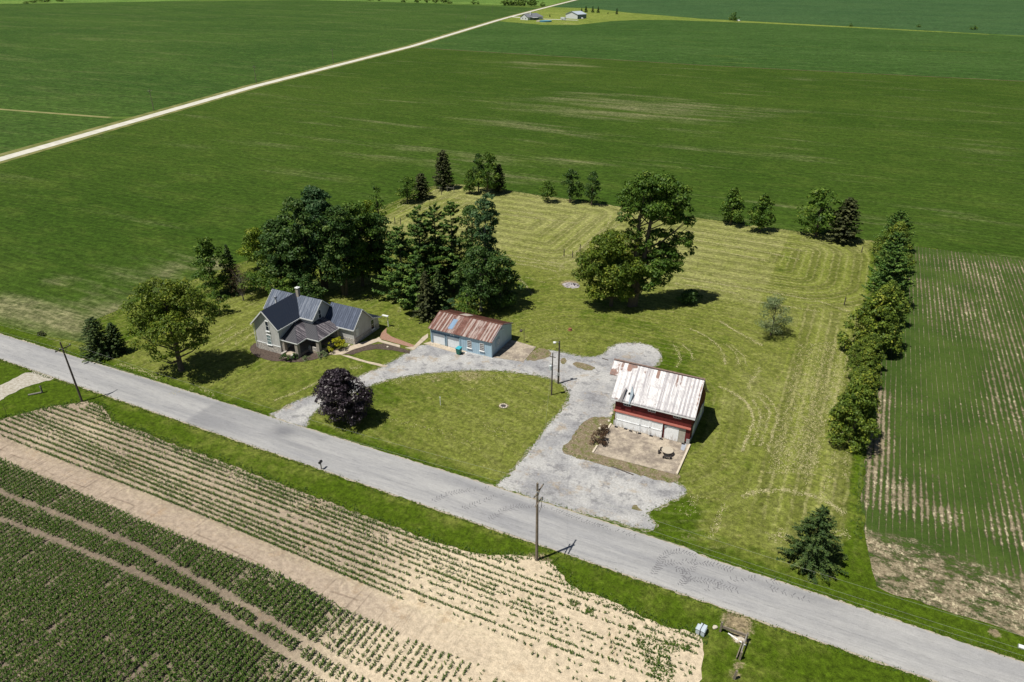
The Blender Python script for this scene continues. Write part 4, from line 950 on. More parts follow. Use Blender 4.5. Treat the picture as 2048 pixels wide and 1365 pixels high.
# porch
po = empty('porch', (0, 0, 0)); po.parent = hs
pr = MB(); E0, E1, E2, E3, E4 = (-83.38, 80.1, 2.9), (-79.6, 80.1, 2.9), (-79.6, 82.5, 2.9), (-77.0, 82.5, 2.9), (-77.0, 88.3, 2.9)
PL = [([E0, E1, (-83.38, 83.88, 4.37)], (0, 1)), ([E1, E2, (-82.5, 85.38, 4.03), (-83.38, 85.38, 4.37), (-83.38, 83.88, 4.37)], (1, 0)),
      ([E2, E3, (-80.56, 86.06, 4.29), (-80.56, 85.38, 4.03), (-82.5, 85.38, 4.03)], (0, 1)), ([E3, E4, (-80.56, 88.3, 4.29), (-80.56, 86.06, 4.29)], (1, 0))]
for poly, d in PL:
    if d == (1, 0):
        q_ = MB(); q_.hexa([(p[0], p[1], p[2]-.1) for p in poly], poly); tri_ribs(q_, poly, d, .36); hb(q_, 'porch_roof', G_PLIGHT)
    else:
        pr.hexa([(p[0], p[1], p[2]-.1) for p in poly], poly); tri_ribs(pr, poly, d, .4)
pr.bar(E1, (-83.38, 83.88, 4.37), .12, .06); pr.bar(E3, (-80.56, 86.06, 4.29), .12, .06)
porch_roof = hb(pr, 'porch_roof', G_PROOF)
hb(MB().bar((E0[0], E0[1]-.05, 2.8), (E1[0], E1[1]-.05, 2.8), .05, .16).bar((E1[0]+.05, E1[1], 2.8), (E2[0]+.05, E2[1]-.1, 2.8), .05, .16).bar((E2[0], E2[1]-.05, 2.8), (E3[0], E3[1]-.05, 2.8), .05, .16).bar((E3[0]+.05, E3[1], 2.8), (E4[0]+.05, E4[1], 2.8), .05, .16), 'porch_fascia', G_WHITE)
hb(MB().prism([(-83.36, 80.3), (-79.9, 80.3), (-79.9, 82.7), (-77.3, 82.7), (-77.3, 88.25), (-80.5, 88.25), (-80.5, 85.3), (-83.36, 85.3)], 0, .5), 'porch_floor', G_CONC)
for x, y in ((-83.0, 80.45), (-80.1, 80.45), (-77.5, 82.9), (-77.5, 87.9)):
    hb(MB().box(x-.3, x+.3, y-.3, y+.3, -.05, 2.82), 'porch_column', plain('stone_column', (0.34, 0.31, 0.28), .9, .1, .3, 5) if x == -83.0 else bpy.data.materials['stone_column'])
hb(MB().box(-79.8, -79.35, 82.75, 82.95, .5, 1.2).box(-78.9, -77.8, 82.75, 82.95, .0, 1.15), 'porch_wall', G_STONE)
stp = MB()
for i in range(3): stp.box(-82.4, -80.9, 79.1+i*.35, 80.3, 0, .16*(i+1))
hb(stp, 'steps', G_PATH); [hb(MB().box(xx, xx+.39, 79.2, 80.25, 0, .75), 'step_wall', G_STONE) for xx in (-80.88, -82.85)]
hb(MB().box(-82.0, -81.1, 85.3, 85.42, .5, 2.5), 'door', G_WHITE)
hb(MB().box(-73.9, -72.6, 96.6, 97.0, 2.2, 2.35).bar((-72.9, 97.0, 0), (-72.9, 97.0, 2.2), .1), 'side_canopy', G_WHITE)
bpy.data.objects.remove(po)

# ---------------- pale blue garage
ga = empty('garage', (-56.1, 98.8, 0), 0, 'long pale blue metal garage with a rusty brown roof and two white doors', 'garage'); GO = (-56.1, 98.8, 0)
def gb(mb, name, m, parent=None): return mb.build(name, m, parent or ga, off=GO)
G_BLUE = mat_siding('pale_blue_ribbed_metal', (0.37, 0.51, 0.63), .42, 'x', .34, .5, .08)
G_BTRIM = plain('blue_trim', (0.30, 0.42, 0.52), .5, .4, .1)
w = MB()
w.hexa([(-62.3, 95.25, 0), (-56.15, 95.25, 0), (-56.15, 94.9, 0), (-49.95, 94.9, 0), (-49.95, 102.7, 0), (-62.3, 102.7, 0)], [(-62.3, 95.25, 3.13), (-56.15, 95.25, 3.13), (-56.15, 94.9, 3.13), (-49.95, 94.9, 3.13), (-49.95, 102.7, 3.13), (-62.3, 102.7, 3.13)])
w.hexa([(-62.3, 94.95, 3.13), (-62.3, 102.7, 3.13), (-62.3, 98.8, 4.6)], [(-49.95, 94.95, 3.13), (-49.95, 102.7, 3.13), (-49.95, 98.8, 4.6)])
gb(w, 'wall', G_BLUE)
[gb(MB().box(*q_), 'corner_trim', G_BTRIM) for q_ in ((-50.02, -49.85, 94.8, 95.0, 0, 3.1), (-62.4, -62.22, 95.15, 95.3, 0, 3.1), (-56.25, -56.1, 94.84, 95.3, 0, 3.1))]
gb(MB().bar((-49.85, 94.7, 3.1), (-49.85, 98.8, 4.62), .05, .16).bar((-49.85, 102.95, 3.1), (-49.85, 98.8, 4.62), .05, .16), 'gable_trim', G_BTRIM)
mr = M('rusty_roof_sheet', .75, .3); X = mr.xyz()
cell = mr.op('FLOOR', mr.mul(X[0], 1/.30)); wn = mr.n('ShaderNodeTexWhiteNoise'); wn.noise_dimensions = '1D'; mr.put(wn.inputs['W'], cell)
n1 = mr.noise(mr.sc(5, .7, .7), 4, .75); n2 = mr.noise(mr.sc(1.4, .9, .9, None, (3, 3, 0)), 5, .75); n3 = mr.noise(mr.sc(9), 3, .7)
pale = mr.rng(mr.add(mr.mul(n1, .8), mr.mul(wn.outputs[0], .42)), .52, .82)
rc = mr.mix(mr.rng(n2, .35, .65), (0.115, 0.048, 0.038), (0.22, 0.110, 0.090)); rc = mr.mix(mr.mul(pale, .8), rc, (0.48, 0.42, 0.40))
G_RUST = mr.col(mr.gain(rc, mr.rng(n3, .2, .8, .8, 1.2, False)))
def groof(q, m=G_RUST, name='roof', **k): return roof_plane(name, [(p[0]-GO[0], p[1]-GO[1], p[2]) for p in q], m, ga, **k)
a = groof([(-62.55, 94.6, 3.1), (-49.75, 94.6, 3.1), (-49.75, 98.8, 4.66), (-62.55, 98.8, 4.66)], spacing=.26, rib=.03)
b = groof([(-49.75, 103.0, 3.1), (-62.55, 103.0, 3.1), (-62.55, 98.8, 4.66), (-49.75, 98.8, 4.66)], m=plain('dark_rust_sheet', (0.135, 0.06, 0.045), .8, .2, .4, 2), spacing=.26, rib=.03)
gb(MB().slab([(-58.95, 95.4, 3.46), (-58.05, 95.4, 3.46), (-58.05, 97.7, 4.315), (-58.95, 97.7, 4.315)], .02), 'skylight', plain('blue_skylight', (0.20, 0.30, 0.44), .3, .5, .15, 4), a)
gb(MB().slab([(-58.8, 99.4, 4.49), (-57.2, 99.4, 4.49), (-57.2, 101.8, 3.6), (-58.8, 101.8, 3.6)], .02), 'skylight', plain('pale_roof_patch', (0.45, 0.40, 0.36), .6, .3, .15, 4), b)
gb(MB().bar((-62.55, 98.8, 4.7), (-49.75, 98.8, 4.7), .3, .04), 'ridge_cap', bpy.data.materials['dark_rust_sheet'])
G_GD = mat_siding('white_sectional_door', (0.74, 0.80, 0.87), .5, 'z', .14, .5, .05)
for x0 in (-62.0, -59.05):
    dd = gb(MB().box(x0+.05, x0+2.6, 95.16, 95.2, 0.02, 2.08), 'garage_door', G_GD)
    gb(MB().box(x0-.08, x0+.05, 94.98, 95.24, 0, 2.2).box(x0+2.6, x0+2.73, 94.98, 95.24, 0, 2.2).box(x0+.05, x0+2.6, 94.98, 95.24, 2.08, 2.2), 'door_frame', G_BTRIM, dd)
for x0 in (-54.68, -52.2):
    window('window', ga, (x0-GO[0], 94.88-GO[1], .95), (1, 0, 0), .72, 1.32, panes=(3, 4), fw=.06, glass=plain('red_brown_pane', (0.09, 0.055, 0.055), .2, .5, .3, 4) if x0 < -54 else bpy.data.materials['red_brown_pane'])
lp = gb(MB().box(-57.75, -57.55, 95.0, 95.1, 2.5, 2.7).tube([(-57.85, 94.95, 2.75), (-57.95, 94.7, 2.68)], [.05, .11]).tube([(-57.45, 94.95, 2.75), (-57.35, 94.7, 2.68)], [.05, .11]), 'flood_lamp', G_WHITE)
pn = gb(MB().box(-49.93, -49.86, 96.35, 97.85, 1.35, 2.75), 'wall_panel', G_BTRIM)
ring = MB(); ring.tube([(-49.82, 97.3+.32*math.cos(t*math.pi/8), 2.05+.38*math.sin(t*math.pi/8)) for t in range(17)], .05, 6); gb(ring, 'wreath', G_WHITE, pn)
gb(MB().lathe([(.02, 3.75), (.16, 3.75), (.12, 3.95), (.02, 4.0)], -49.75, 98.7, 10), 'wall_lamp', G_WHITE)

# ---------------- red barn
ba = empty('barn', (-18.9, 89.5, 0), 0, 'red wooden barn with a streaked white corrugated roof and white sliding doors', 'barn'); BO = (-18.9, 89.5, 0)
def bb(mb, name, m, parent=None, **k): return mb.build(name, m, parent or ba, off=BO, **k)
G_RED = mat_siding('barn_red_boards', (0.125, 0.018, 0.018), .22, 'x', .3, .8, .25)
G_REDT = plain('red_trim_board', (0.27, 0.065, 0.045), .6, .3, .2, 3)
G_WDOOR = M('worn_white_door_paint', .8, .2)
q1 = G_WDOOR.noise(G_WDOOR.sc(4, 4, .6), 5, .75); q2 = G_WDOOR.noise(G_WDOOR.sc(1.2), 4, .7); zz = G_WDOOR.xyz()[2]
wear = G_WDOOR.add(q1, G_WDOOR.rng(zz, 0.1, 1.2, .14, 0.0))
cc = G_WDOOR.mix(G_WDOOR.mul(G_WDOOR.rng(wear, .56, .74), .75), (0.88, 0.91, 0.95), (0.42, 0.38, 0.34))
G_WDOOR = G_WDOOR.col(G_WDOOR.gain(cc, G_WDOOR.rng(q2, .3, .7, .88, 1.1, False)))
x0, x1, y0, y1 = -24.4, -13.3, 84.55, 93.9
prof = [(y0, 2.85), (y1, 2.85), (y1, 3.35), (91.5, 5.45), (88.3, 8.75), (y0, 5.0)]
bb(MB().hexa([(x0, p[0], p[1]) for p in prof], [(x1, p[0], p[1]) for p in prof]), 'upper_wall', G_RED)
lw = MB(); lw.box(x0+.02, x0+.9, y0+.02, y1, .45, 2.85); lw.box(x1-.7, x1-.02, y0+.02, y1-.02, .45, 2.85); lw.box(x0+.9, x1-.7, y1-.3, y1-.02, .45, 2.85); lw.box(-17.2, -16.95, y0+.02, y0+.5, .1, 2.85)
bb(lw, 'lower_wall', G_RED)
ft = MB(); ft.box(x0-.05, x0+.55, y0-.05, y0+.6, 0, .95); ft.box(x1-.4, x1+.05, y0-.05, y0+.6, 0, .95); ft.box(x0-.05, x0+.2, y0+.6, y1, 0, .5); ft.box(x1-.2, x1+.05, y0+.6, y1, 0, .5); ft.box(x0+.2, x1-.2, y1-.2, y1+.05, 0, .5)
bb(ft, 'footing', plain('concrete_footing', (0.38, 0.38, 0.38), .9, .1, .2))
bb(MB().hexa([(x0-.1, y0-.24, 2.64), (x1+.02, y0-.24, 2.64), (x1+.02, y0+.01, 2.64), (x0-.1, y0+.01, 2.64)], [(x0-.1, y0-.22, 2.72), (x1+.02, y0-.22, 2.72), (x1+.02, y0+.01, 2.92), (x0-.1, y0+.01, 2.92)]), 'door_track', G_REDT)
xd = [(-24.2, -20.52), (-20.5, -19.0), (-18.98, -17.2)]
for i, (a_, b_) in enumerate(xd):
    d_ = bb(MB().box(a_, b_, y0-.12, y0-.04, .12, 2.62), 'sliding_door', G_WDOOR)
    bb(MB().box(a_+.02, b_-.02, y0-.16, y0-.12, 1.25, 1.38).box(a_, a_+.14, y0-.16, y0-.12, .12, 2.6).box(b_-.14, b_, y0-.16, y0-.12, .12, 2.6), 'door_rail', G_WDOOR, d_)
bb(MB().hexa([(-16.9, y0-.03, .12), (-14.9, y0-.03, .12), (-14.9, y0+.05, .12), (-16.9, y0+.05, .12)], [(-16.9, y0-.03, 2.3), (-14.9, y0-.03, 2.3), (-14.9, y0+.05, 2.3), (-16.9, y0+.05, 2.3)]), 'sliding_door', G_WDOOR)
bb(MB().box(-14.88, -13.95, y0-.01, y0+.05, .12, 2.3), 'plywood_door', plain('aged_plywood', (0.40, 0.38, 0.33), .85, .1, .2, 3))
bb(MB().box(-16.95, -13.95, y0-.02, y0+.06, 2.3, 2.62).hexa([(-16.95, y0-.14, 1.95), (-16.55, y0-.14, 2.42), (-16.95, y0-.14, 2.42)], [(-16.95, y0-.06, 1.95), (-16.55, y0-.06, 2.42), (-16.95, y0-.06, 2.42)]), 'door_header', plain('grey_header_board', (0.30, 0.34, 0.37), .8, .2, .15))
for xa in (-23.1, -19.5, -15.85): window('window', ba, (xa-BO[0], y0-.02-BO[1], 4.0), (1, 0, 0), 1.0, .26, panes=(3, 1), fw=.06, sill=False, depth=.04)
for ya, w_, h_ in ((86.3, .9, 1.6), (90.6, 1.4, 2.1)): bb(MB().box(x1+.0, x1+.05, ya, ya+w_, .5, .5+h_), 'side_door', G_WDOOR)
bb(MB().box(x1-.01, x1+.03, 86.0, y1-.3, .5, 2.3), 'side_boards', plain('white_side_boards', (0.50, 0.52, 0.54), .8, .2, .25, 3))
# corrugated roof as sheets with rust data
def corrugated(name, a, b, c, d, m, parent, blobs=(), pitch=.2, amp=.022, nv=24):
    a, b, c, d = [Vector(p)-Vector(BO) for p in (a, b, c, d)]; L = (b-a).length; n = int(L/pitch*4)
    N = (b-a).cross(d-a).normalized(); N = N if N.z > 0 else -N
    V = []; rust = []
    for j in range(nv+1):
        for i in range(n+1):
            s, t = i/n, j/nv; p = (a.lerp(b, s)).lerp(d.lerp(c, s), t)
            V.append(tuple(p+N*amp*math.cos(s*L/pitch*2*math.pi))); r_ = 0
            for (sx, tx, rs, rt, am) in blobs: r_ = max(r_, am*math.exp(-((s-sx)/rs)**4-((t-tx)/rt)**4))
            rust.append(r_)
    F = [(j*(n+1)+i, j*(n+1)+i+1, (j+1)*(n+1)+i+1, (j+1)*(n+1)+i) for j in range(nv) for i in range(n)]
    me = bpy.data.meshes.new(name); me.from_pydata(V, [], F); me.attributes.new('rust', 'FLOAT', 'POINT').data.foreach_set('value', np.array(rust, dtype=np.float32))
    me.polygons.foreach_set('use_smooth', [True]*len(F)); me.update(); o = link(name, me, m, parent)
    md = o.modifiers.new('thickness', 'SOLIDIFY'); md.thickness = .03; md.offset = -1
    return o
mz = M('galvanised_barn_sheet', .45, .5); mz.b.inputs['Metallic'].default_value = 0.15
X = mz.xyz(); cell = mz.op('FLOOR', mz.mul(X[0], 1/.27)); wn = mz.n('ShaderNodeTexWhiteNoise'); wn.noise_dimensions = '1D'; mz.put(wn.inputs['W'], cell)
s1 = mz.noise(mz.sc(7, .35, .35), 4, .75); s2 = mz.noise(mz.sc(1.1, .8, .8), 5, .75); s3 = mz.noise(mz.sc(5, 2.5, 2.5), 4, .8)
z1 = mz.mix(mz.mul(mz.rng(mz.add(s1, mz.mul(mz.sub(wn.outputs[0], .5), .36)), .42, .68), .85), (0.60, 0.59, 0.61), (0.25, 0.235, 0.265))
z1 = mz.mix(mz.mul(mz.rng(mz.noise(mz.sc(.5, 1.2, 1.2), 6, .8), .50, .64), .55), z1, (0.30, 0.28, 0.31))
z1 = mz.mix(mz.mul(mz.rng(s2, .50, .66), .5), z1, (0.24, 0.23, 0.26))
ra = mz.attr('rust'); rr = mz.rng(mz.add(ra, mz.mul(mz.sub(s3, .5), 1.2)), .42, .62)
z1 = mz.mix(mz.mul(rr, .9), z1, mz.mix(mz.rng(s2, .4, .6), (0.10, 0.04, 0.03), (0.20, 0.085, 0.05)))
gsp = mz.rng(mz.noise(mz.sc(3.2, 3.2, 3.2), 2, .5), .70, .74); z1 = mz.mix(mz.mul(gsp, .6), z1, (.16, .12, .1))
G_BZ = mz.col(z1)
EV, RG = (84.2, 4.70), (88.3, 8.86)
RB = [(.02, .95, .02, .25, .7), (.115, .9, .035, .14, .95), (.17, .93, .04, .06, .8), (.31, .85, .06, .10, .42), (.465, .88, .022, .13, 1.0), (.36, .80, .012, .10, .5), (.70, .82, .018, .2, .62), (.745, .86, .012, .18, .6), (.80, .8, .012, .2, .45), (.87, .8, .01, .22, .45), (.985, .6, .012, .5, .6), (.06, .03, .03, .03, .7), (.6, .95, .12, .04, .45), (.62, .82, .06, .1, .36), (.44, .2, .015, .05, .3)]
corrugated('roof', (-25.0, EV[0], EV[1]), (-12.85, EV[0], EV[1]), (-12.95, RG[0], RG[1]), (-24.95, RG[0], RG[1]), G_BZ, ba, RB)
corrugated('roof', (-26.2, 86.6, 7.19), (-25.0, 86.6, 7.19), (-24.98, RG[0], RG[1]), (-26.2, RG[0], RG[1]), G_BZ, ba, [(.15, .1, .9, .35, .8), (.8, .5, .3, .9, .55), (.05, .8, .1, .5, .5)])
bk = (91.5, 5.62); re = (94.5, 3.2)
corrugated('roof', (-12.9, bk[0], bk[1]), (-25.0, bk[0], bk[1]), (-25.0, RG[0], RG[1]), (-12.9, RG[0], RG[1]), G_BZ, ba, nv=4); corrugated('roof', (-12.85, re[0], re[1]), (-25.0, re[0], re[1]), (-25.0, bk[0], bk[1]), (-12.9, bk[0], bk[1]), G_BZ, ba, nv=4)
corrugated('roof', (-25.0, 90, 7.19), (-26.2, 90, 7.19), (-26.2, RG[0], RG[1]), (-25.0, RG[0], RG[1]), G_BZ, ba, nv=3)
bb(MB().bar((-26.2, RG[0], RG[1]+.05), (-12.9, RG[0], RG[1]+.05), .35, .05), 'ridge_cap', plain('rusted_ridge', (0.20, 0.14, 0.12), .7, .3, .5, 5))
bb(MB().bar((-25.0, EV[0]-.02, EV[1]-.1), (-12.85, EV[0]-.02, EV[1]-.1), .05, .14), 'eave_board', G_WHITE)
# sheets torn up by the wind near the left eave
up = lambda x, y, d: (x, y-d*.70, 4.55+(y-84.0)*1.016+d*.71)
fl = MB(); fl.hexa([up(-23.9, 84.05, .04), up(-23.3, 84.05, .04), up(-23.15, 85.6, .5), up(-23.3, 85.65, .25)], [up(-23.9, 84.05, .07), up(-23.3, 84.05, .07), up(-23.15, 85.6, .53), up(-23.3, 85.65, .28)])
bb(fl, 'torn_sheet', plain('grey_sheet_underside', (0.20, 0.19, 0.20), .6, .4, .2, 6))
fl = MB(); fl.hexa([up(-22.35, 84.05, .05), up(-22.15, 84.05, .05), up(-21.95, 85.2, .45), up(-22.55, 86.0, .10)], [up(-22.35, 84.05, .09), up(-22.15, 84.05, .09), up(-21.95, 85.2, .49), up(-22.55, 86.0, .14)])
bb(fl, 'torn_sheet', plain('blue_grey_sheet', (0.30, 0.36, 0.42), .5, .4, .2, 6)); bb(MB().box(-22.75, -22.35, 85.0, 85.3, 5.62, 5.8), 'roof_vent', G_DARK)

# ---------------- distant farmstead
AF = math.radians(-20)
fhm = plain('white_vinyl_wall', (0.60, 0.62, 0.66), .7, .3, .05); frf = plain('grey_shingle', (0.17, 0.18, 0.21), .85, .2, .15, .5); fdk = plain('blue_grey_trim_and_shade', (0.16, 0.20, 0.26), .6, .3, .1)  # fdk: dark trim colour, also painted shade on walls turned from the sun
fh = empty('house', (-400.5, 869.5, 0), AF, 'distant white ranch house with a grey shingle roof beside the gravel road', 'house')
MB().box(-13, 0, 0, 27, 0, 3.3).hexa([(-13, 0, 3.3), (0, 0, 3.3), (-6.5, 0, 6.8)], [(-13, 9, 3.3), (0, 9, 3.3), (-6.5, 9, 6.8)]).build('wall', fhm, fh)
MB().slab([(.6, -.6, 3.1), (.6, 27.6, 3.1), (-6.5, 22, 7.2), (-6.5, -.6, 7.2)], .2).slab([(-13.6, 27.6, 3.1), (-13.6, -.6, 3.1), (-6.5, -.6, 7.2), (-6.5, 22, 7.2)], .2).slab([(-13.6, 27.6, 3.1), (.6, 27.6, 3.1), (-6.5, 22, 7.2)], .2).build('roof', frf, fh)
MB().box(-4.6, -3.2, 8, 9.4, 4, 8.6).build('chimney', fhm, fh)
MB().box(.6, 5, 6, 15, 2.6, 2.8).build('porch_roof', fhm, fh); MB().box(.02, .08, 4, 20, .2, 2.9).build('wall_shade_sheet', fdk, fh)  # thin dark sheet puts the shade of the unlit long side into colour
for xa in (-9.5, -4.5): MB().box(xa, xa+1.1, -.08, 0.0, 1.1, 2.5).build('window', G_GLASS, fh)
fb = empty('pole_barn', (-353.5, 916.5, 0), AF, 'distant pale metal pole barn with a light blue roof', 'barn')
MB().box(-20, 0, 0, 17, 0, 5.2).hexa([(-20, 0, 5.2), (0, 0, 5.2), (-10, 0, 8.2)], [(-20, 17, 5.2), (0, 17, 5.2), (-10, 17, 8.2)]).build('wall', fhm, fb)
MB().box(.02, .12, .1, 16.9, .1, 5.1).build('side_shade_sheet', fdk, fb)  # dark sheet over the side turned from the sun, shade as colour
MB().slab([(.5, -.5, 5.1), (.5, 17.5, 5.1), (-10, 17.5, 8.4), (-10, -.5, 8.4)], .15).slab([(-20.5, 17.5, 5.1), (-20.5, -.5, 5.1), (-10, -.5, 8.4), (-10, 17.5, 8.4)], .15).build('roof', plain('pale_blue_roof', (0.42, 0.48, 0.56), .5, .4, .05), fb)
MB().bar((-20.5, -.52, 5.0), (-10, -.52, 8.3), .1, .5).bar((.5, -.52, 5.0), (-10, -.52, 8.3), .1, .5).build('gable_trim', fdk, fb)
cp = empty('camper', (-366, 891, 0), AF, 'white camper trailer with a dark stripe parked before the distant pole barn', 'camper trailer')
MB().hexa([(0, 0, .6), (7, 0, .6), (7, 2.4, .6), (0, 2.4, .6)], [(0, 0, 3.2), (6.4, 0, 3.2), (6.4, 2.4, 3.2), (0, 2.4, 3.2)]).build('body', fhm, cp)
MB().box(.2, 6.6, -.05, 0, 1.0, 1.5).build('stripe', fdk, cp); MB().box(2.5, 3.4, -.3, .3, 0, .7).build('wheel', G_DARK, cp)
MB().box(7.5, 9, .3, 2.3, 0, 3.0).build('shed_box', fdk, cp) if False else None
pl = empty('swimming_pool', (-369, 852, 0), 0, 'round above ground swimming pool with blue water behind the distant house', 'swimming pool')
MB().lathe([(7.0, 0), (7.0, 1.35), (7.25, 1.4), (7.25, 1.45), (6.8, 1.45)], 0, 0, 28).build('pool_wall', plain('blue_pool_wall', (0.10, 0.28, 0.42), .6, .3, .1), pl)
MB().lathe([(6.8, 1.38), (.01, 1.4)], 0, 0, 28).build('water', plain('pool_water', (0.12, 0.42, 0.62), .15, .5, .1), pl)
MB().box(-11.5, -7.3, -2, 3, 0, 1.3).build('deck', plain('pale_deck', (.5, .46, .42), .8, .2, .1), pl)

# ================================================================== TREES
G_BARK = plain('grey_brown_bark', (0.12, 0.10, 0.08), .95, .1, .35, 5)
G_BARKP = plain('pale_bark', (0.22, 0.21, 0.19), .95, .1, .3, 5)
LEAF = {
 'mid':   mat_leaf('leaf_mid_green', (0.043, 0.101, 0.012), (0.094, 0.169, 0.018), (0.208, 0.281, 0.042), .25),
 'lime':  mat_leaf('leaf_yellow_green', (0.076, 0.137, 0.012), (0.179, 0.250, 0.020), (0.358, 0.393, 0.043), .28),
 'dark':  mat_leaf('leaf_dark_green', (0.027, 0.069, 0.013), (0.055, 0.113, 0.019), (0.139, 0.196, 0.043), .2),
 'blue':  mat_leaf('leaf_blue_green', (0.029, 0.076, 0.025), (0.057, 0.123, 0.043), (0.140, 0.215, 0.085), .2),
 'oak':   mat_leaf('leaf_walnut_green', (0.061, 0.113, 0.012), (0.137, 0.193, 0.018), (0.298, 0.328, 0.043), .3),
 'spruce': mat_leaf('needle_spruce', (0.022, 0.052, 0.012), (0.048, 0.088, 0.018), (0.129, 0.172, 0.039), .08),
 'pine':  mat_leaf('needle_pine', (0.033, 0.086, 0.016), (0.076, 0.153, 0.022), (0.198, 0.281, 0.052), .12),
 'cedar': mat_leaf('needle_cedar', (0.030, 0.043, 0.013), (0.058, 0.071, 0.021), (0.139, 0.150, 0.051), .08),
 'plum':  mat_leaf('leaf_dark_purple', (0.018, 0.011, 0.016), (0.033, 0.022, 0.031), (0.075, 0.059, 0.080), .1, .45, .5),
 'gold':  mat_leaf('leaf_gold', (0.250, 0.275, 0.013), (0.413, 0.413, 0.019), (0.600, 0.562, 0.037), .3),
 'rust':  mat_leaf('leaf_russet', (0.056, 0.037, 0.022), (0.106, 0.062, 0.037), (0.188, 0.112, 0.062), .15),
 'row':   mat_leaf('needle_row', (0.055, 0.101, 0.013), (0.123, 0.180, 0.018), (0.308, 0.328, 0.042), .15),
 'sage':  mat_leaf('leaf_sage', (0.100, 0.150, 0.062), (0.175, 0.225, 0.100), (0.312, 0.350, 0.188), .2),
}
def leaves_mesh(name, C, Nn, L, r, asp=.62, up=.35):
    """C centres, Nn outward normals (n,3); diamond leaves clusters"""
    n = len(C)
    N = Nn+r.normal(0, .55, (n, 3)); N[:, 2] += up; N /= np.linalg.norm(N, axis=1)[:, None]+1e-9
    T = r.normal(0, 1, (n, 3)); T -= (T*N).sum(1)[:, None]*N; T /= np.linalg.norm(T, axis=1)[:, None]+1e-9
    B = np.cross(N, T); l = (L*r.uniform(.65, 1.3, n))[:, None]*.5; w = l*asp
    V = np.stack([C-T*l, C+B*w-T*l*.1, C+T*l, C-B*w-T*l*.1+N*l*.2], 1).reshape(-1, 3)
    return V
def crown_broad(h, r0, seed, base=.22, clumps=None, leaf=.42, dens=1.0, prof=None, lean=(0, 0), lobes=None, fill=.5, crs=1.0):
    """returns leaf quads and clump centres; ragged crown made of leaf clumps"""
    r = np.random.default_rng(seed); CL = []
    if lobes is None:
        n = clumps or int(26+9*r0*h/6)
        for i in range(n):
            t = r.random()**.85; th = r.uniform(0, 2*math.pi); z = base+(1-base)*t
            if prof: e = np.interp(t, [p[0] for p in prof], [p[1] for p in prof])
            else: e = (math.sin(math.pi*min(1, (t*.86+.14)))**.55)
            e *= 1+.22*math.sin(th*2+seed)+.15*math.sin(th*3+seed*2+t*5)
            rr = r0*e*(fill+(1-fill)*r.random()**.6) if r.random() < .8 else r0*e*r.random()
            cr = r0*r.uniform(.20, .34)*(1.0-.35*t)*crs
            rr = max(0, rr-cr*.55)
            CL.append((rr*math.cos(th)+lean[0]*t, rr*math.sin(th)+lean[1]*t, min(z*h, h-cr*.7), cr))
    else:
        for (lx, ly, lz, lr, lh) in lobes:
            n = int(8+5.0*lr*max(lr, lh)*.55)
            for i in range(n):
                v = r.normal(0, 1, 3); v /= np.linalg.norm(v); v *= r.uniform(.45, 1)**.5; cr = lr*r.uniform(.22, .38)
                CL.append((lx+v[0]*(lr-cr*.5), ly+v[1]*(lr-cr*.5), lz+v[2]*(lh-cr*.5), cr))
    Cs, Ns, vs = [], [], []
    for (cx, cy, cz, cr) in CL:
        k = int(dens*15*(cr/leaf)**2)+6
        v = r.normal(0, 1, (k, 3)); v[:, 2] = np.abs(v[:, 2])*1.0-.35*np.abs(r.normal(0, 1, k)); v /= np.linalg.norm(v, axis=1)[:, None]
        rad = cr*(0.62+.45*r.random(k)**.7)
        p = v*rad[:, None]; p[:, 2] *= .75
        p += 0.10*cr*r.normal(0, 1, (k, 3))
        Cs.append(p+np.array([cx, cy, cz])); Ns.append(v); tone = r.normal(0, .16)
        vs.append(np.clip(.42+tone+r.normal(0, .22, k), 0, 1))
    C = np.concatenate(Cs); N = np.concatenate(Ns); V = leaves_mesh('c', C, N, leaf, r)
    return V, np.repeat(np.concatenate(vs), 4), CL
def trunk_mesh(h, CL, tr, seed, base=.22, lean=(0, 0), n=14, bend=.3, stems=1, spread=.0, top=.72):
    r = random.Random(seed); mb = MB()
    for s in range(stems):
        a = 2*math.pi*s/max(1, stems)+.6; sx, sy = math.cos(a)*spread, math.sin(a)*spread
        P = []; R = []
        for i in range(6):
            t = i/5*top
            P.append((lean[0]*t+sx*(.25+t)+bend*math.sin(t*4+s)*.3, lean[1]*t+sy*(.25+t), h*t-(.15 if i == 0 else 0))); R.append(tr*(1.25 if i == 0 else 1)*(1-t*.75))
        mb.tube(P, R, 9)
        mine = [c for j, c in enumerate(CL) if j % stems == s]; r.shuffle(mine)
        for c in mine[:n]:
            t = max(.12, min(.68, c[2]/h-.22)); i = t/top*5; i0 = min(4, int(i)); f = i-i0; q = Vector(P[i0]).lerp(Vector(P[i0+1]), f)
            e = Vector(c[:3]); mid = q.lerp(e, .5)+Vector((0, 0, -.04*h+r.uniform(-.1, .2)))
            rr = tr*(1-t*.75)*.45; mb.tube([q, mid, e], [rr, rr*.6, rr*.18], 5, False)
    return mb
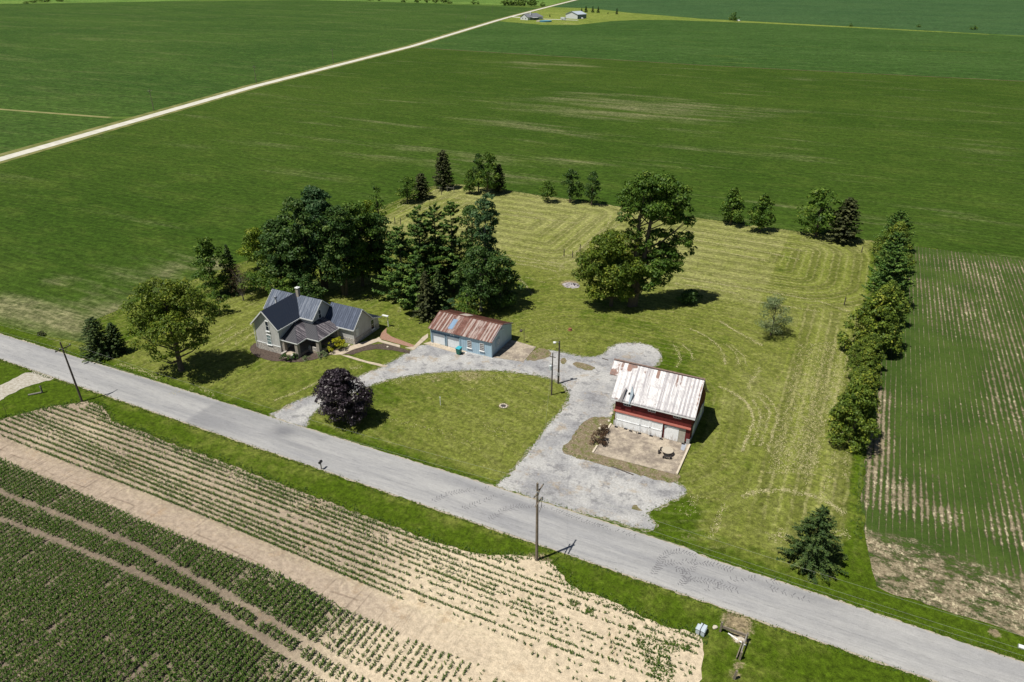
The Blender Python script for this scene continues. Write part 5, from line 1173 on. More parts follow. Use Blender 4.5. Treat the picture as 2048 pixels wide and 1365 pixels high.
def make_tree(name, kind, tint, h, r0, seed, **k):
    """returns (crown mesh, trunk mesh)"""
    tr = k.pop('tr', max(.12, h*.022)); bark = k.pop('bark', G_BARK); stems = k.pop('stems', 1); spread = k.pop('spread', 0.0); limbs = k.pop('limbs', 14); top = k.pop('top', .72)
    if kind == 'broad':
        V, v, CL = crown_broad(h, r0, seed, **k)
        tm_ = trunk_mesh(h, CL, tr, seed, k.get('base', .22), k.get('lean', (0, 0)), limbs, stems=stems, spread=spread, top=top)
    else:
        V, v = conifer(kind, h, r0, seed, **k); tm_ = MB().tube([(0, 0, -.1), (0, 0, h*.5), (0, 0, h*.93)], [tr, tr*.6, tr*.12], 8)
    cm = np_mesh(name+'_crown', V, 4, {'v': v}); cm.materials.append(LEAF[tint])
    me = bpy.data.meshes.new(name+'_trunk'); me.from_pydata(tm_.v, [], tm_.f); me.update(); me.materials.append(bark)
    return cm, me
def conifer(kind, h, r0, seed, base=.04, leaf=.34, dens=1.0, power=.85, droop=.12, step=None, gaps=.1):
    r = np.random.default_rng(seed); Cs, Ns, vs = [], [], []
    step = step or (0.36 if kind != 'pine' else .85); z = base*h
    while z < h*.985:
        t = (z/h-base)/(1-base); R = r0*(1-t)**power*(1 if kind != 'pine' else (.72+.38*math.sin(min(1, t*1.25+.25)*math.pi)))+.12
        nb = max(4, int((7 if kind != 'pine' else 6)*(.7+R/r0*.7)))
        a0 = r.uniform(0, 2*np.pi)
        for b in range(nb):
            if r.random() < gaps: continue
            a = a0+2*np.pi*b/nb+r.normal(0, .22); L = R*r.uniform(.72, 1.16); zb = z+r.normal(0, step*.3)
            k = int(dens*(14 if kind != 'pine' else 34)*(L+.25)/leaf*.36)+5; s = r.random(k)**.62
            wd = (.20 if kind != 'pine' else .24)*L*(1.15-s)+.05
            o = r.normal(0, 1, k)*wd*.55; rise = (.10 if kind != 'pine' else .16)
            x = L*s; zz = zb-droop*L*s**1.4+(rise*L*s**3)-np.abs(o)*.22+r.normal(0, .05 if kind != 'pine' else .11, k)
            c = np.stack([x*math.cos(a)-o*math.sin(a), x*math.sin(a)+o*math.cos(a), zz], 1)
            n = np.stack([np.full(k, math.cos(a)*.45), np.full(k, math.sin(a)*.45), np.full(k, .8)], 1)
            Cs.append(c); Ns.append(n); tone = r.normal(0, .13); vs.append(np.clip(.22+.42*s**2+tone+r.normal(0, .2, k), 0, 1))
        z += step*(1-.45*t)*r.uniform(.85, 1.15)
    k = 10; Cs.append(np.stack([r.normal(0, .05, k), r.normal(0, .05, k), np.linspace(h*.93, h, k)], 1)); Ns.append(np.tile([0, 0, 1.0], (k, 1))); vs.append(np.full(k, .5))
    C = np.concatenate(Cs); N = np.concatenate(Ns)
    return leaves_mesh('c', C, N, leaf, r, .42, .5), np.repeat(np.clip(np.concatenate(vs), 0, 1), 4)
def put_tree(name, meshes, loc, label, cat='tree', group=None, rz=0.0, sc=(1, 1, 1)):
    o = empty(name, (loc[0], loc[1], 0), rz, label, cat, group); o.scale = sc
    link('crown', meshes[0], None, o); link('trunk', meshes[1], None, o); return o
def tree(px, py, name, kind, tint, h, r0, seed, label, group=None, cat='tree', rz=0, **k):
    return put_tree(name, make_tree(name, kind, tint, h, r0, seed, **k), at(px, py), label, cat, group, rz)

# front yard
oak_l = [(-1.0, .3, 13.6, 3.6, 3.0), (2.6, 1.0, 12.8, 3.6, 3.2), (-4.2, -.2, 11.2, 3.2, 3.2), (5.6, 1.2, 9.6, 3.0, 2.8), (-.5, .5, 10.5, 3.4, 3.2), (1.5, -2.5, 9.2, 3.8, 2.8), (-4.5, -1.5, 6.5, 2.6, 2.2), (4.2, -.8, 6.4, 2.8, 2.0), (-1.2, 2.5, 8.5, 3.0, 3), (-2.2, -2.5, 3.9, 1.6, 1.1), (.8, -2.2, 4.8, 1.5, 1.2), (-6.4, .2, 7.8, 1.8, 1.6)]
yv = lambda x, y: (x*math.cos(YAW)-y*math.sin(YAW), x*math.sin(YAW)+y*math.cos(YAW))
rotl = lambda ls: [(*yv(a, b), c, d, e) for a, b, c, d, e in ls]
tree(363, 741, 'walnut_tree', 'broad', 'oak', 16.6, 7, 3, 'big spreading yellow green tree standing between road and farmhouse', lobes=rotl([(a*.88, b, c, d*.95, e) for a, b, c, d, e in oak_l]), leaf=.40, dens=.62, tr=.42, limbs=40, top=.78)
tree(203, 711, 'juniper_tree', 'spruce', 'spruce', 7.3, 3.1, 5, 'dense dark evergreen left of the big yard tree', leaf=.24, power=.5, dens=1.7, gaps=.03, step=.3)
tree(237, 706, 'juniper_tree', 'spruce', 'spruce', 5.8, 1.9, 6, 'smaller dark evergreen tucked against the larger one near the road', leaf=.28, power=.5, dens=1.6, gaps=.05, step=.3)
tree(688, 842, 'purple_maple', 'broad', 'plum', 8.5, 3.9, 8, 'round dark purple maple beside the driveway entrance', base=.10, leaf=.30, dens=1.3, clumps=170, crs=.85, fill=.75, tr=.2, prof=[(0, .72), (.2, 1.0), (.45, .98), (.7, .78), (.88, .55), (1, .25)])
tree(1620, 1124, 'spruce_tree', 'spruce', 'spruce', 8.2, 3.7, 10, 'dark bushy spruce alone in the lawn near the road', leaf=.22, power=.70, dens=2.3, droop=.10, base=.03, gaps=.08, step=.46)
tree(1541, 671, 'thin_tree', 'broad', 'sage', 7.6, 3.6, 12, 'sparse half bare young tree alone in the lawn behind the barn', base=.25, leaf=.22, dens=.48, clumps=52, tr=.13, limbs=46, prof=[(0, .75), (.3, 1), (.7, .8), (1, .4)])
# left of the house
tree(432, 590, 'maple_tree', 'broad', 'mid', 12.4, 3.6, 14, 'tall dark green tree at the left end of the trees by the field', base=.12, leaf=.42, dens=1.2, clumps=80, prof=[(0, .8), (.3, 1), (.6, .85), (.85, .6), (1, .3)])
tree(470, 585, 'fir_tree', 'spruce', 'spruce', 10.5, 2.6, 15, 'dark pointed fir between the tall maple and the lime green tree', leaf=.36, gaps=.1)
tree(487, 601, 'bare_tree', 'broad', 'rust', 7.6, 2.9, 16, 'leafless grey tree behind the farmhouse lawn', base=.28, leaf=.14, dens=.05, clumps=60, tr=.12, limbs=60, bark=plain('dead_grey_bark', (0.16, 0.14, 0.13), .95, .1, .2), cat='tree')
tree(517, 540, 'young_maple', 'broad', 'lime', 9.6, 4.1, 17, 'lime green tree left of the dark grove', base=.18, leaf=.42, clumps=70, prof=[(0, .7), (.3, 1), (.6, .85), (.85, .5), (1, .25)])
tree(531, 584, 'apple_tree', 'broad', 'mid', 4.6, 4.6, 18, 'low spreading fruit tree between bare tree and dark grove', base=.45, leaf=.36, dens=1, clumps=40, fill=.4)
tree(440, 628, 'small_tree', 'broad', 'mid', 4.8, 2.3, 19, 'small green tree half hidden behind the big yard tree', base=.2, leaf=.36, clumps=26)
# dark grove behind the house
grove = [(572, 585, 15.5, 4.4, 'dark', 20, 'left edge of the dark grove, leaning over the fruit tree'), (612, 588, 20.0, 5.2, 'dark', 21, 'big dark tree third from the left in the grove behind the house'), (650, 578, 21.5, 5.2, 'blue', 22, 'tallest blue green tree in the middle of the dark grove'),
         (690, 590, 18.5, 4.8, 'dark', 23, 'dark tree with bare lower trunks in the grove behind the kitchen wing'), (722, 572, 18.0, 4.8, 'mid', 24, 'rounded tree near the right end of the dark grove'), (757, 560, 14.5, 4.6, 'dark', 25, 'dark tree closing the grove at its right, beside the pines')]
for (x, y, h, r0, lf, sd, lb) in grove:
    tree(x, y, 'grove_tree', 'broad', lf, h, r0, sd, lb, 'trees of the grove behind the farmhouse', base=.22 if sd in (22, 23) else .12, leaf=.5, dens=1.15, clumps=125, prof=[(0, .7), (.25, .95), (.5, 1), (.75, .85), (.92, .55), (1, .3)], tr=.34, stems=2 if sd in (22, 23) else 1, spread=1.2, limbs=10)
tree(762, 492, 'poplar_tree', 'broad', 'mid', 14.6, 2.5, 30, 'narrow upright green tree rising behind the grove at the field edge', base=.1, leaf=.42, clumps=60, prof=[(0, .7), (.3, 1), (.7, .8), (1, .35)])
tree(742, 500, 'lime_tree', 'broad', 'lime', 12.0, 3.6, 31, 'yellow green tree in front of the narrow upright one', base=.2, leaf=.42, clumps=50)
for (x, y, h, r0, lf, sd, lb) in [(583, 608, 5.4, 3.0, 'mid', 32, 'low bushy tree at the foot of the grove, left of the chimneys'), (622, 612, 6.6, 3.2, 'dark', 33, 'low bushy tree under the grove directly behind the roof ridge'), (556, 600, 4.6, 2.6, 'mid', 34, 'lowest bushy tree left of the farmhouse roof')]:
    tree(x, y, 'bushy_tree', 'broad', lf, h, r0, sd, lb, 'bushy trees below the grove', base=.05, leaf=.4, clumps=36)
# white pines
pines = [(808, 598, 15.0, 5.4, 40, 'leftmost broad pine with long level branches'), (846, 590, 18.4, 5.4, 41, 'tall pine second from the left beside the grove'), (876, 575, 18.4, 4.8, 42, 'tallest pine in the middle of the pine group'), (908, 585, 19.5, 4.4, 43, 'pine at the right of the pine group, against the vine covered tree'), (838, 622, 12.5, 3.8, 44, 'shorter pine standing in front of the pine group')]
for (x, y, h, r0, sd, lb) in pines:
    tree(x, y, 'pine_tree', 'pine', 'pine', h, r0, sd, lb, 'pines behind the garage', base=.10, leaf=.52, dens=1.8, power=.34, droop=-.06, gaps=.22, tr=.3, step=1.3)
tree(855, 637, 'dark_spruce', 'spruce', 'cedar', 9.8, 2.7, 46, 'dark narrow spruce just left of the garage roof', 'spruces by the garage roof', leaf=.36, dens=1.4)
tree(880, 628, 'dark_spruce', 'spruce', 'spruce', 9.4, 2.8, 47, 'dark spruce behind the left end of the garage roof', 'spruces by the garage roof', leaf=.36, dens=1.4)
tree(903, 632, 'blue_bush', 'broad', 'blue', 3.6, 2.3, 48, 'blue green bush behind the middle of the garage roof', base=.05, leaf=.34, clumps=24, cat='bush')
# vine covered tree and big round trees right of the pines
vine = [(0, 0, 3.5, 2.4, 3.2), (.2, 0, 9, 2.2, 4), (0, 0, 15, 2.4, 3), (-.3, 0, 18.6, 2.5, 2.6), (1.5, 0, 17.2, 1.6, 1.6), (1.8, .2, 11.5, 1.5, 1.6), (.6, 0, 20.6, 1.6, 1.6)]
tree(972, 600, 'vine_covered_tree', 'broad', 'blue', 22, 3.5, 50, 'tall ragged vine covered tree at the right end of the pines', lobes=rotl(vine), leaf=.42, dens=1.15, tr=.3, bark=G_BARKP)
tree(947, 585, 'broadleaf_tree', 'broad', 'dark', 18.5, 4.0, 51, 'dark tree squeezed between pines and vine covered tree', base=.2, leaf=.46, clumps=80)
tree(962, 622, 'broadleaf_tree', 'broad', 'dark', 13.2, 4.9, 52, 'round blue green tree directly behind the garage', base=.12, leaf=.44, clumps=90, bark=G_BARKP)
tree(1000, 612, 'broadleaf_tree', 'broad', 'dark', 11.6, 4.4, 53, 'dark round tree throwing its shade to the right of the garage', base=.1, leaf=.44, clumps=80, prof=[(0, .8), (.3, 1), (.6, .95), (.85, .65), (1, .35)])
tree(935, 640, 'small_elm', 'broad', 'mid', 6.0, 2.8, 54, 'small green tree peeping over the garage ridge', base=.1, leaf=.38, clumps=26)
# the giant pair in the middle
gi = [(-3.6, 0, 21.4, 1.9, 1.8), (-1.0, 0, 23.4, 2.8, 2.4), (1.8, .5, 24.2, 3.2, 2.4), (5.0, .5, 23.8, 3.2, 2.6), (8.2, .5, 22.0, 3.0, 2.6), (10.2, 0, 19.4, 2.4, 2.2), (3.8, 0, 20.4, 3.6, 2.8), (-2.6, 0, 18.8, 2.4, 2.4), (-.8, 0, 15.8, 2.0, 2.2), (7.6, 1, 18.4, 2.8, 2.0), (12.0, 0, 17.6, 1.5, 1.0), (4.6, .4, 14.2, 2.2, 2.0), (7.4, .4, 13.4, 2.4, 2.4), (10.8, 0, 13.8, 2.2, 1.8), (12.8, 0, 11.8, 1.3, 1.8), (6.6, 0, 10.6, 3.2, 2.8), (9.2, -.4, 9.0, 2.4, 2.0), (4.4, -.5, 8.4, 3.0, 2.6), (7.0, 0, 6.2, 2.2, 2.0), (2.0, .4, 11.8, 2.4, 2.6), (3.4, -1, 5.4, 2.6, 2.2)]
tree(1264, 612, 'cottonwood_tree', 'broad', 'mid', 26.6, 8, 60, 'giant cottonwood towering over the back lawn, gaps in its crown', lobes=rotl([(a*.80, b, c, d*.95, e*1.05) for a, b, c, d, e in gi]), leaf=.46, dens=1.05, tr=.62, limbs=16, stems=2, spread=1.2, top=.70, lean=yv(1.6, 0))
g2 = [(-1.5, 0, 12.4, 3.8, 3.2), (1.6, .5, 12.6, 3.4, 3.0), (-3.8, -.6, 9.4, 3.6, 3.0), (0, -1.5, 7.6, 4.0, 3.2), (3.0, 0, 8.0, 3.6, 3.4), (-5.6, -.5, 7.0, 2.4, 2.0), (-3.2, -1.5, 4.2, 2.8, 2.0), (1.5, -2, 3.8, 2.6, 2.0)]
tree(1222, 612, 'boxelder_tree', 'broad', 'oak', 15.6, 7, 61, 'lower bright green tree leaning out at the left foot of the giant cottonwood', lobes=rotl(g2), leaf=.46, dens=.95, tr=.34, limbs=26)
tree(1378, 607, 'shaded_bush', 'broad', 'dark', 2.7, 2.7, 62, 'round dark bush standing in the shade of the giant cottonwood', base=.05, leaf=.34, dens=1.6, clumps=40, cat='bush', prof=[(0, 1), (.5, .95), (1, .4)], tr=.06)
# along the back boundary
A_ = make_tree('boundary_broadleaf', 'broad', 'mid', 10, 3.4, 70, base=.16, leaf=.46, clumps=64, dens=1.1)
B_ = make_tree('boundary_broadleaf_b', 'broad', 'dark', 10, 3.2, 71, base=.14, leaf=.44, clumps=64, prof=[(0, .8), (.3, 1), (.6, .8), (.85, .5), (1, .2)])
C_ = make_tree('boundary_cedar', 'spruce', 'cedar', 10, 3.1, 72, base=.10, leaf=.42, dens=1.8, power=.42, gaps=.1)
D_ = make_tree('boundary_fir', 'broad', 'mid', 10, 3.2, 73, base=.14, leaf=.42, dens=1.2, clumps=90, prof=[(0, .7), (.2, 1), (.5, .8), (.75, .5), (.9, .3), (1, .12)])
bd = [(815, 406, 7.4, 3.3, A_, 'fruit_tree', 'rounded small tree at the lower left of the back boundary row'), (844, 397, 7.4, 2.8, C_, 'cedar_tree', 'small brown green cedar beside the rounded tree on the back boundary'), (888, 378, 11.6, 3.2, C_, 'cedar_tree', 'tallest cedar at the back corner, a pale gatepost pair in front'),
      (940, 388, 7.4, 2.1, D_, 'cedar_tree', 'slim dark conifer at the left of the back corner clump'), (957, 384, 11.4, 2.6, B_, 'back_tree', 'pointed tree second in the back corner clump'), (975, 390, 12.2, 3.6, A_, 'back_tree', 'largest broad tree of the back corner clump'), (998, 386, 8.6, 2.2, C_, 'cedar_tree', 'short brown cedar at the right of the back corner clump'),
      (1096, 405, 6.2, 2.5, A_, 'back_tree', 'smallest tree of the three near the middle of the back boundary'), (1140, 406, 9.6, 3.2, B_, 'back_tree', 'middle and largest of the three trees on the back boundary'), (1183, 411, 9.6, 2.9, B_, 'back_tree', 'pointed right hand tree of the three on the back boundary'),
      (1460, 450, 9.8, 3.4, D_, 'back_tree', 'left of the two small pointed trees right of the giant cottonwood'), (1519, 464, 9.9, 3.2, D_, 'back_tree', 'right of the two small pointed trees right of the giant cottonwood'), (1632, 474, 12.2, 5.2, A_, 'back_tree', 'wide round tree paired with a dark one at the back right'), (1683, 484, 11.0, 3.9, C_, 'back_tree', 'dark tree right of the wide round one at the back right')]
for i, (x, y, h, r0, ms, nm, lb) in enumerate(bd):
    b0 = 3.4 if ms is A_ else 3.2 if ms is B_ else 3.1 if ms is C_ else 3.0
    put_tree(nm, ms, at(x, y), lb, 'tree', 'trees along the back boundary', i*1.3, (r0/b0, r0/b0, h/10))
# windbreak row at the right: cypress-like conifers seen from above
WP = [(0, .8), (.18, 1), (.45, .80), (.7, .52), (.88, .28), (1, .1)]
R1 = make_tree('windbreak_a', 'broad', 'row', 10, 4.3, 80, base=.06, leaf=.38, dens=1.2, clumps=230, prof=WP, fill=.6, crs=.72)
R2 = make_tree('windbreak_b', 'broad', 'row', 10, 4.3, 84, base=.06, leaf=.38, dens=1.2, clumps=210, prof=[(0, .7), (.25, 1), (.55, .72), (.8, .42), (1, .12)], fill=.55, crs=.72)
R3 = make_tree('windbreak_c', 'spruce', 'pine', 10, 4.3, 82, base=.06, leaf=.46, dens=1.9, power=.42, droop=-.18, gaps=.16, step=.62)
row_ = [(1699, 884, 11.3, 3.9, R1, 'nearest tree of the windbreak row, its shade on the bare soil'), (1714, 795, 5.6, 2.4, R2, 'second tree of the windbreak counted from the road'), (1722, 765, 6.2, 2.5, R1, 'third tree of the windbreak, small and bright'),
        (1728, 738, 6.8, 2.6, R2, 'fourth tree of the windbreak from the road'), (1742, 702, 12.4, 4.8, R1, 'widest yellow green tree in the middle of the windbreak'), (1762, 652, 9.2, 3.7, R2, 'yellow green tree just behind the widest one of the windbreak'), (1768, 612, 11.4, 4.4, R3, 'dark green tree in the upper half of the windbreak'),
        (1772, 570, 11.4, 4.2, R3, 'dark tree third from the far end of the windbreak'), (1778, 535, 10.6, 4.0, R1, 'next to last tree at the far end of the windbreak'), (1783, 502, 9.6, 4.2, R3, 'blue green tree at the far end of the windbreak')]
for i, (x, y, h, r0, ms, lb) in enumerate(row_):
    put_tree('windbreak_tree', ms, at(x, y), lb, 'tree', 'windbreak row at the right edge of the lawn', i*2.1, (r0/4.3, r0/4.3, h/10))
# far trees
F1 = make_tree('far_tree', 'broad', 'mid', 10, 4.4, 90, base=.08, leaf=1.0, clumps=26, dens=1.2)
F2 = make_tree('far_cedar', 'spruce', 'spruce', 10, 3.4, 91, base=.04, leaf=1.1, dens=1.2, step=.9)
fars = [(1163.2, 23.5, 5, 2.4, F2, 'small round tree half hidden behind the distant pole barn roof'), (1171.7, 24.8, 8, 4, F2, 'leftmost clear tree in the row right of the distant pole barn'), (1185.3, 25.4, 8, 3.4, F2, 'second tree in the row right of the distant pole barn'), (1196.2, 26.2, 8, 3.4, F2, 'third tree in the row right of the distant pole barn'), (1233.4, 29, 8, 2.8, F2, 'lone tree at the right end of the distant farm lawn'),
        (1468, 42.5, 9.5, 6.5, F1, 'lone dark bush on the field track far right of the distant farm'), (1215.8, 28.8, 3, 1.3, F2, 'tiny sapling on the distant farm lawn'), (1099.6, 34.4, 3.4, 1.4, F2, 'tiny sapling right of the distant house')]
for i, (x, y, h, r0, ms, lb) in enumerate(fars): put_tree('far_tree', ms, at(x, y), lb, 'tree', 'trees round the distant farm', i*.9, (r0/4.4, r0/4.4, h/10))
hedge = [(1008, 11.5, 11, 8), (1016, 11.7, 12, 8), (1024, 11.9, 12, 9), (1033, 12.2, 13, 9), (1042, 12.6, 13, 8), (1050, 12.6, 13, 8), (1062, 13.0, 17, 7), (1069, 13.2, 16, 7), (1085, 13.6, 7, 6), (946, 9, 7, 6), (955, 9, 5, 4), (897, 7.5, 5, 7), (887, 7, 12, 8), (872, 6.8, 12, 8), (855, 6.2, 12, 6), (836, 6.2, 12, 7), (808, 5.0, 6, 6), (740, 1.5, 8, 8), (757, 2.0, 8, 8), (1700, 53.4, 3, 3), (1836, 55.0, 3, 3), (1948, 60.0, 4, 5), (90, 5, 8, 12), (70, 6, 7, 10), (125, 3.5, 8, 12), (55, 7.5, 4, 7)]
hd = ['leftmost dark tree of the clump far behind the distant house', 'second tree of the clump behind the distant house', 'third tree of the clump behind the distant house', 'fourth tree of the clump behind the distant house', 'fifth tree of the clump behind the distant house', 'sixth tree of the clump behind the distant house', 'tall tree at the right of the clump behind the distant house', 'last tall tree of the clump, nearest the gravel road', 'low bush between the far clump and the gravel road', 'low bush on the far field edge left of the far clump', 'smaller low bush just right of another on the far field edge', 'wide low bush on the far field edge', 'rightmost of the four dark trees on the far field edge', 'third of the four dark trees on the far field edge', 'second of the four dark trees on the far field edge', 'first of the four dark trees on the far field edge', 'low bush left of the four dark far trees', 'left one of two bushes at the very top edge', 'right one of two bushes at the very top edge', 'tiny bush on the far field track', 'second tiny bush on the far field track', 'small bush near the right end of the far field track', 'wide bush in the pasture at the top left', 'left bush in the pasture at the top left', 'right bush in the pasture at the top left', 'smallest bush in the pasture at the top left corner']
for i, (x, y, h, r0) in enumerate(hedge): put_tree('far_tree', F1, at(x, y), hd[i], 'tree', 'trees on the far field edges', i*.7, (r0/4.4, r0/4.4, h/10))

# ---- shrubs by the house and patio
def bush(px, py, tint, h, r0, seed, label, name='shrub', lf=.16, dens=1.2, **k):
    o = tree(px, py, name, 'broad', tint, h, r0, seed, label, cat='shrub', base=.05, leaf=lf, clumps=26, dens=dens, tr=.04, limbs=6, prof=[(0, .9), (.5, 1), (1, .45)], **k); return o
bush(676, 701, 'gold', 2.3, 1.5, 100, 'bright yellow bush in front of the kitchen wing', 'golden_shrub', .2)
bush(572.5, 722, 'dark', 1.3, 1.05, 101, 'larger clipped green ball shrub beside the porch steps', 'boxwood_shrub')
bush(588.5, 718, 'dark', 1.1, .8, 102, 'smaller clipped green ball shrub beside the porch steps', 'boxwood_shrub')
bush(646, 713, 'sage', 1.0, 1.2, 103, 'pale sage clump at the porch corner', 'sage_shrub', .14, .6); bush(612, 720, 'sage', .6, .9, 104, 'low sage plant in the mulch in front of the porch', 'sage_shrub', .12, .4); bush(643, 702, 'blue', 1.2, .8, 105, 'blue green plant against the porch column', 'sage_shrub', .14)
bush(1208, 866, 'rust', 1.2, 1.0, 106, 'upper russet shrub at the left edge of the concrete yard', 'russet_shrub', .16, .9); bush(1199, 887, 'rust', 1.7, 1.4, 107, 'larger dark russet shrub at the left edge of the concrete yard', 'russet_shrub', .18, 1.0)
bush(86, 671, 'cedar', .8, .8, 108, 'small dark bush in the grass near the road at the left', 'russet_shrub', .16)

# ================================================================== POLES, FENCES, SMALL THINGS
G_POLE = plain('weathered_pole_wood', (0.20, 0.17, 0.14), .9, .1, .3, 3)
G_POLED = plain('dark_pole_wood', (0.10, 0.085, 0.075), .9, .1, .3, 3)
G_INS = plain('porcelain_grey', (0.30, 0.31, 0.33), .3, .5, .1)
G_WIRE = plain('aluminium_wire', (0.30, 0.32, 0.27), .5, .4, .05)
def utility_pole(px, py, h, label, lean=(0, 0), r0=.17, m=G_POLE, arm=True, group=None, extra=None, detail=True):
    x, y = at(px, py); o = empty('utility_pole', (x, y, 0), 0, label, 'utility pole', group)
    tx = lambda z: (lean[0]*z/h, lean[1]*z/h, z)
    MB().tube([(0, 0, -.2), tx(h*.5), tx(h)], [r0, r0*.85, r0*.66], 10).build('pole', m, o)
    tops = []
    if arm:
        z = h-1.0; a = tx(z); w = 1.25
        cr = MB().bar((a[0]+.16, a[1]-w, z), (a[0]+.16, a[1]+w, z), .12, .12); cr.bar((a[0]+.13, a[1]-.75, z-.02), (a[0]+.1, a[1], z-.7), .04).bar((a[0]+.13, a[1]+.75, z-.02), (a[0]+.1, a[1], z-.7), .04)
        ca = cr.build('crossarm', m, o)
        for dy in (-1.15, -.45, 1.15):
            MB().lathe([(.03, z+.05), (.07, z+.12), (.04, z+.16), (.08, z+.2), (.03, z+.27)], a[0]+.16, a[1]+dy, 8).build('insulator', G_INS, ca); tops.append((x+a[0]+.16, y+a[1]+dy, z+.27))
    if extra: extra(o, tx)
    return o, tops
def p2x(o, tx):
    z = 8.6; MB().bar((.1, -.9, z), (.1, .9, z), .1, .1).build('lower_crossarm', G_POLE, o)
    MB().lathe([(.0, z+.1), (.1, z+.12), (.1, z+.45), (.0, z+.5)], .35, .35, 10).build('cutout', G_INS, o)
    MB().tube([(.18, -.05, 7.2), (.3, .3, 7.8), (.2, .55, 8.5)], .025, 6).build('jumper_wire', G_POLED, o)
o1, t1 = utility_pole(164.5, 803.8, 10.2, 'dark leaning utility pole with one crossarm beside the left entrance', (-.85, .15), .16, G_POLED)
o2, t2 = utility_pole(1073.5, 1121, 11.1, 'tall weathered utility pole on the bare soil corner in front', (-.12, 0), .18, G_POLE, extra=p2x)
def wires(name, A, B, sag, label, rad=.008, grp=None, n=14):
    for i, (a, b) in enumerate(zip(A, B)):
        P = []
        for k in range(n+1):
            t = k/n; P.append((a[0]+(b[0]-a[0])*t, a[1]+(b[1]-a[1])*t, a[2]+(b[2]-a[2])*t-sag*4*t*(1-t)))
        o = MB().tube(P, rad, 5).build(name, G_WIRE); tag(o, label[i], 'power line', grp)
rank = ['camera side', 'middle', 'far side']
wires('power_line', t1, t2, .9, [f'{q} overhead wire strung between the two roadside utility poles' for q in rank], grp='overhead wires along the road')
wires('power_line', t2, [(q[0]+77, q[1]+.6, q[2]-.1) for q in t2], .9, [f'{q} overhead wire running right from the tall roadside pole' for q in rank], grp='overhead wires along the road')
wires('power_line', t1, [(q[0]-77, q[1]+.3, q[2]) for q in t1], .9, [f'{q} overhead wire running left from the leaning roadside pole' for q in rank], grp='overhead wires along the road')
def ylx(o, tx):
    MB().bar((-.5, 0, 6.9), (.5, 0, 6.9), .09, .09).build('crossarm', G_POLED, o)
    t = MB().lathe([(.0, 4.75), (.23, 4.8), (.23, 5.55), (.12, 5.65), (.0, 5.7)], -.1, -.42, 14).build('transformer', plain('pale_transformer', (0.50, 0.55, 0.60), .4, .5, .08), o)
    MB().lathe([(.03, 5.68), (.06, 5.75), (.03, 5.9)], -.1, -.42, 8).build('bushing', G_INS, t)
    MB().lathe([(.02, 6.95), (.06, 7.0), (.02, 7.12)], -.4, 0, 8).build('insulator', G_INS, o)
o3, _ = utility_pole(1103, 790.5, 7.6, 'slim dark yard pole carrying a white transformer can', (0, 0), .12, G_POLED, False, extra=ylx)
def yrx(o, tx):
    MB().tube([(0, -.1, 7.5), (-.35, -.3, 7.75), (-.6, -.45, 7.7)], .035, 6).build('lamp_arm', G_INS, o)
    MB().lathe([(.02, 7.78), (.26, 7.7), (.24, 7.55), (.14, 7.4)], -.65, -.5, 12).build('lamp_head', G_WHITE, o)
    MB().box(-.12, .12, -.28, -.12, 1.6, 2.1).build('meter_box', G_INS, o); MB().bar((-.6, 0, 6.3), (.55, 0, 6.3), .08, .08).build('crossarm', G_POLED, o)
o4, _ = utility_pole(1116.5, 767.5, 7.8, 'thicker dark yard pole with a white lamp on its top', (-.05, 0), .17, G_POLED, False, extra=yrx)
a3 = at(1103, 790.5); a4 = at(1116.5, 767.5)
wires('service_wire', [(a3[0], a3[1], 7.0)], [(a4[0], a4[1], 6.4)], .1, ['short wire joining the two yard poles'])
wires('service_wire', [(t2[1][0], t2[1][1], t2[1][2]-1)], [(a3[0], a3[1], 7.2)], .5, ['long thin wire from the tall roadside pole to the yard pole'], rad=.008)
fp = [((308, 222), 'nearest pole standing by the distant gravel road'), ((513, 167), 'second nearest pole by the distant gravel road'), ((667, 128), 'third nearest pole by the distant gravel road'), ((932, 52), 'fourth pole by the distant gravel road'), ((985, 26), 'farthest pole by the distant gravel road, beyond the bend')]
fpp = [utility_pole(q[0][0], q[0][1], 9.8, q[1], (0, 0), .16, G_POLE, True, 'poles along the gravel road')[1] for q in fp]
def posts_thing(px, py, h, label, name='fence_post', r=.07, group=None, m=G_WOODOLD, lean=(0, 0)):
    x, y = at(px, py); o = MB().tube([(0, 0, -.2), (lean[0]*.5, lean[1]*.5, h*.5), (lean[0], lean[1], h-.03), (lean[0], lean[1], h)], [r, r*.96, r*.9, r*.7], 8).build(name, m); o.location = (x, y, 0); return tag(o, label, 'post', group)
for q, lb in [((1128, 513), 'leftmost dark post left of the giant cottonwood'), ((1145, 516), 'second dark post from the left near the cottonwood'), ((1160, 503), 'dark post set farther back than its three neighbours'), ((1168, 520), 'rightmost dark post of the four, touching the cottonwood foliage'),
              ((1688, 611), 'thick brown post alone left of the windbreak'), ((1723, 505), 'short brown post at the back right lawn corner'), ((790, 448), 'left one of two dark posts behind the pines'), ((801.5, 449), 'right one of two dark posts behind the pines'), ((883, 390), 'short post left of the gateposts below the tallest cedar')]:
    posts_thing(*q, 1.75 if q[0] < 1700 else 1.4, lb, r=.11, group='old fence posts round the back lawn', m=G_POLED)
x, y = at(908, 386); g = empty('gate_frame', (x, y, 0), math.radians(5), 'pale pair of gateposts with a rail below the tallest cedar', 'gate')
for dx in (-2.2, 0): MB().tube([(dx, 0, -.1), (dx, 0, 1.9)], .08, 8).build('post', G_BARKP, g)
MB().bar((-2.2, 0, 1.35), (0, 0, 1.4), .08, .1).build('rail', G_BARKP, g)
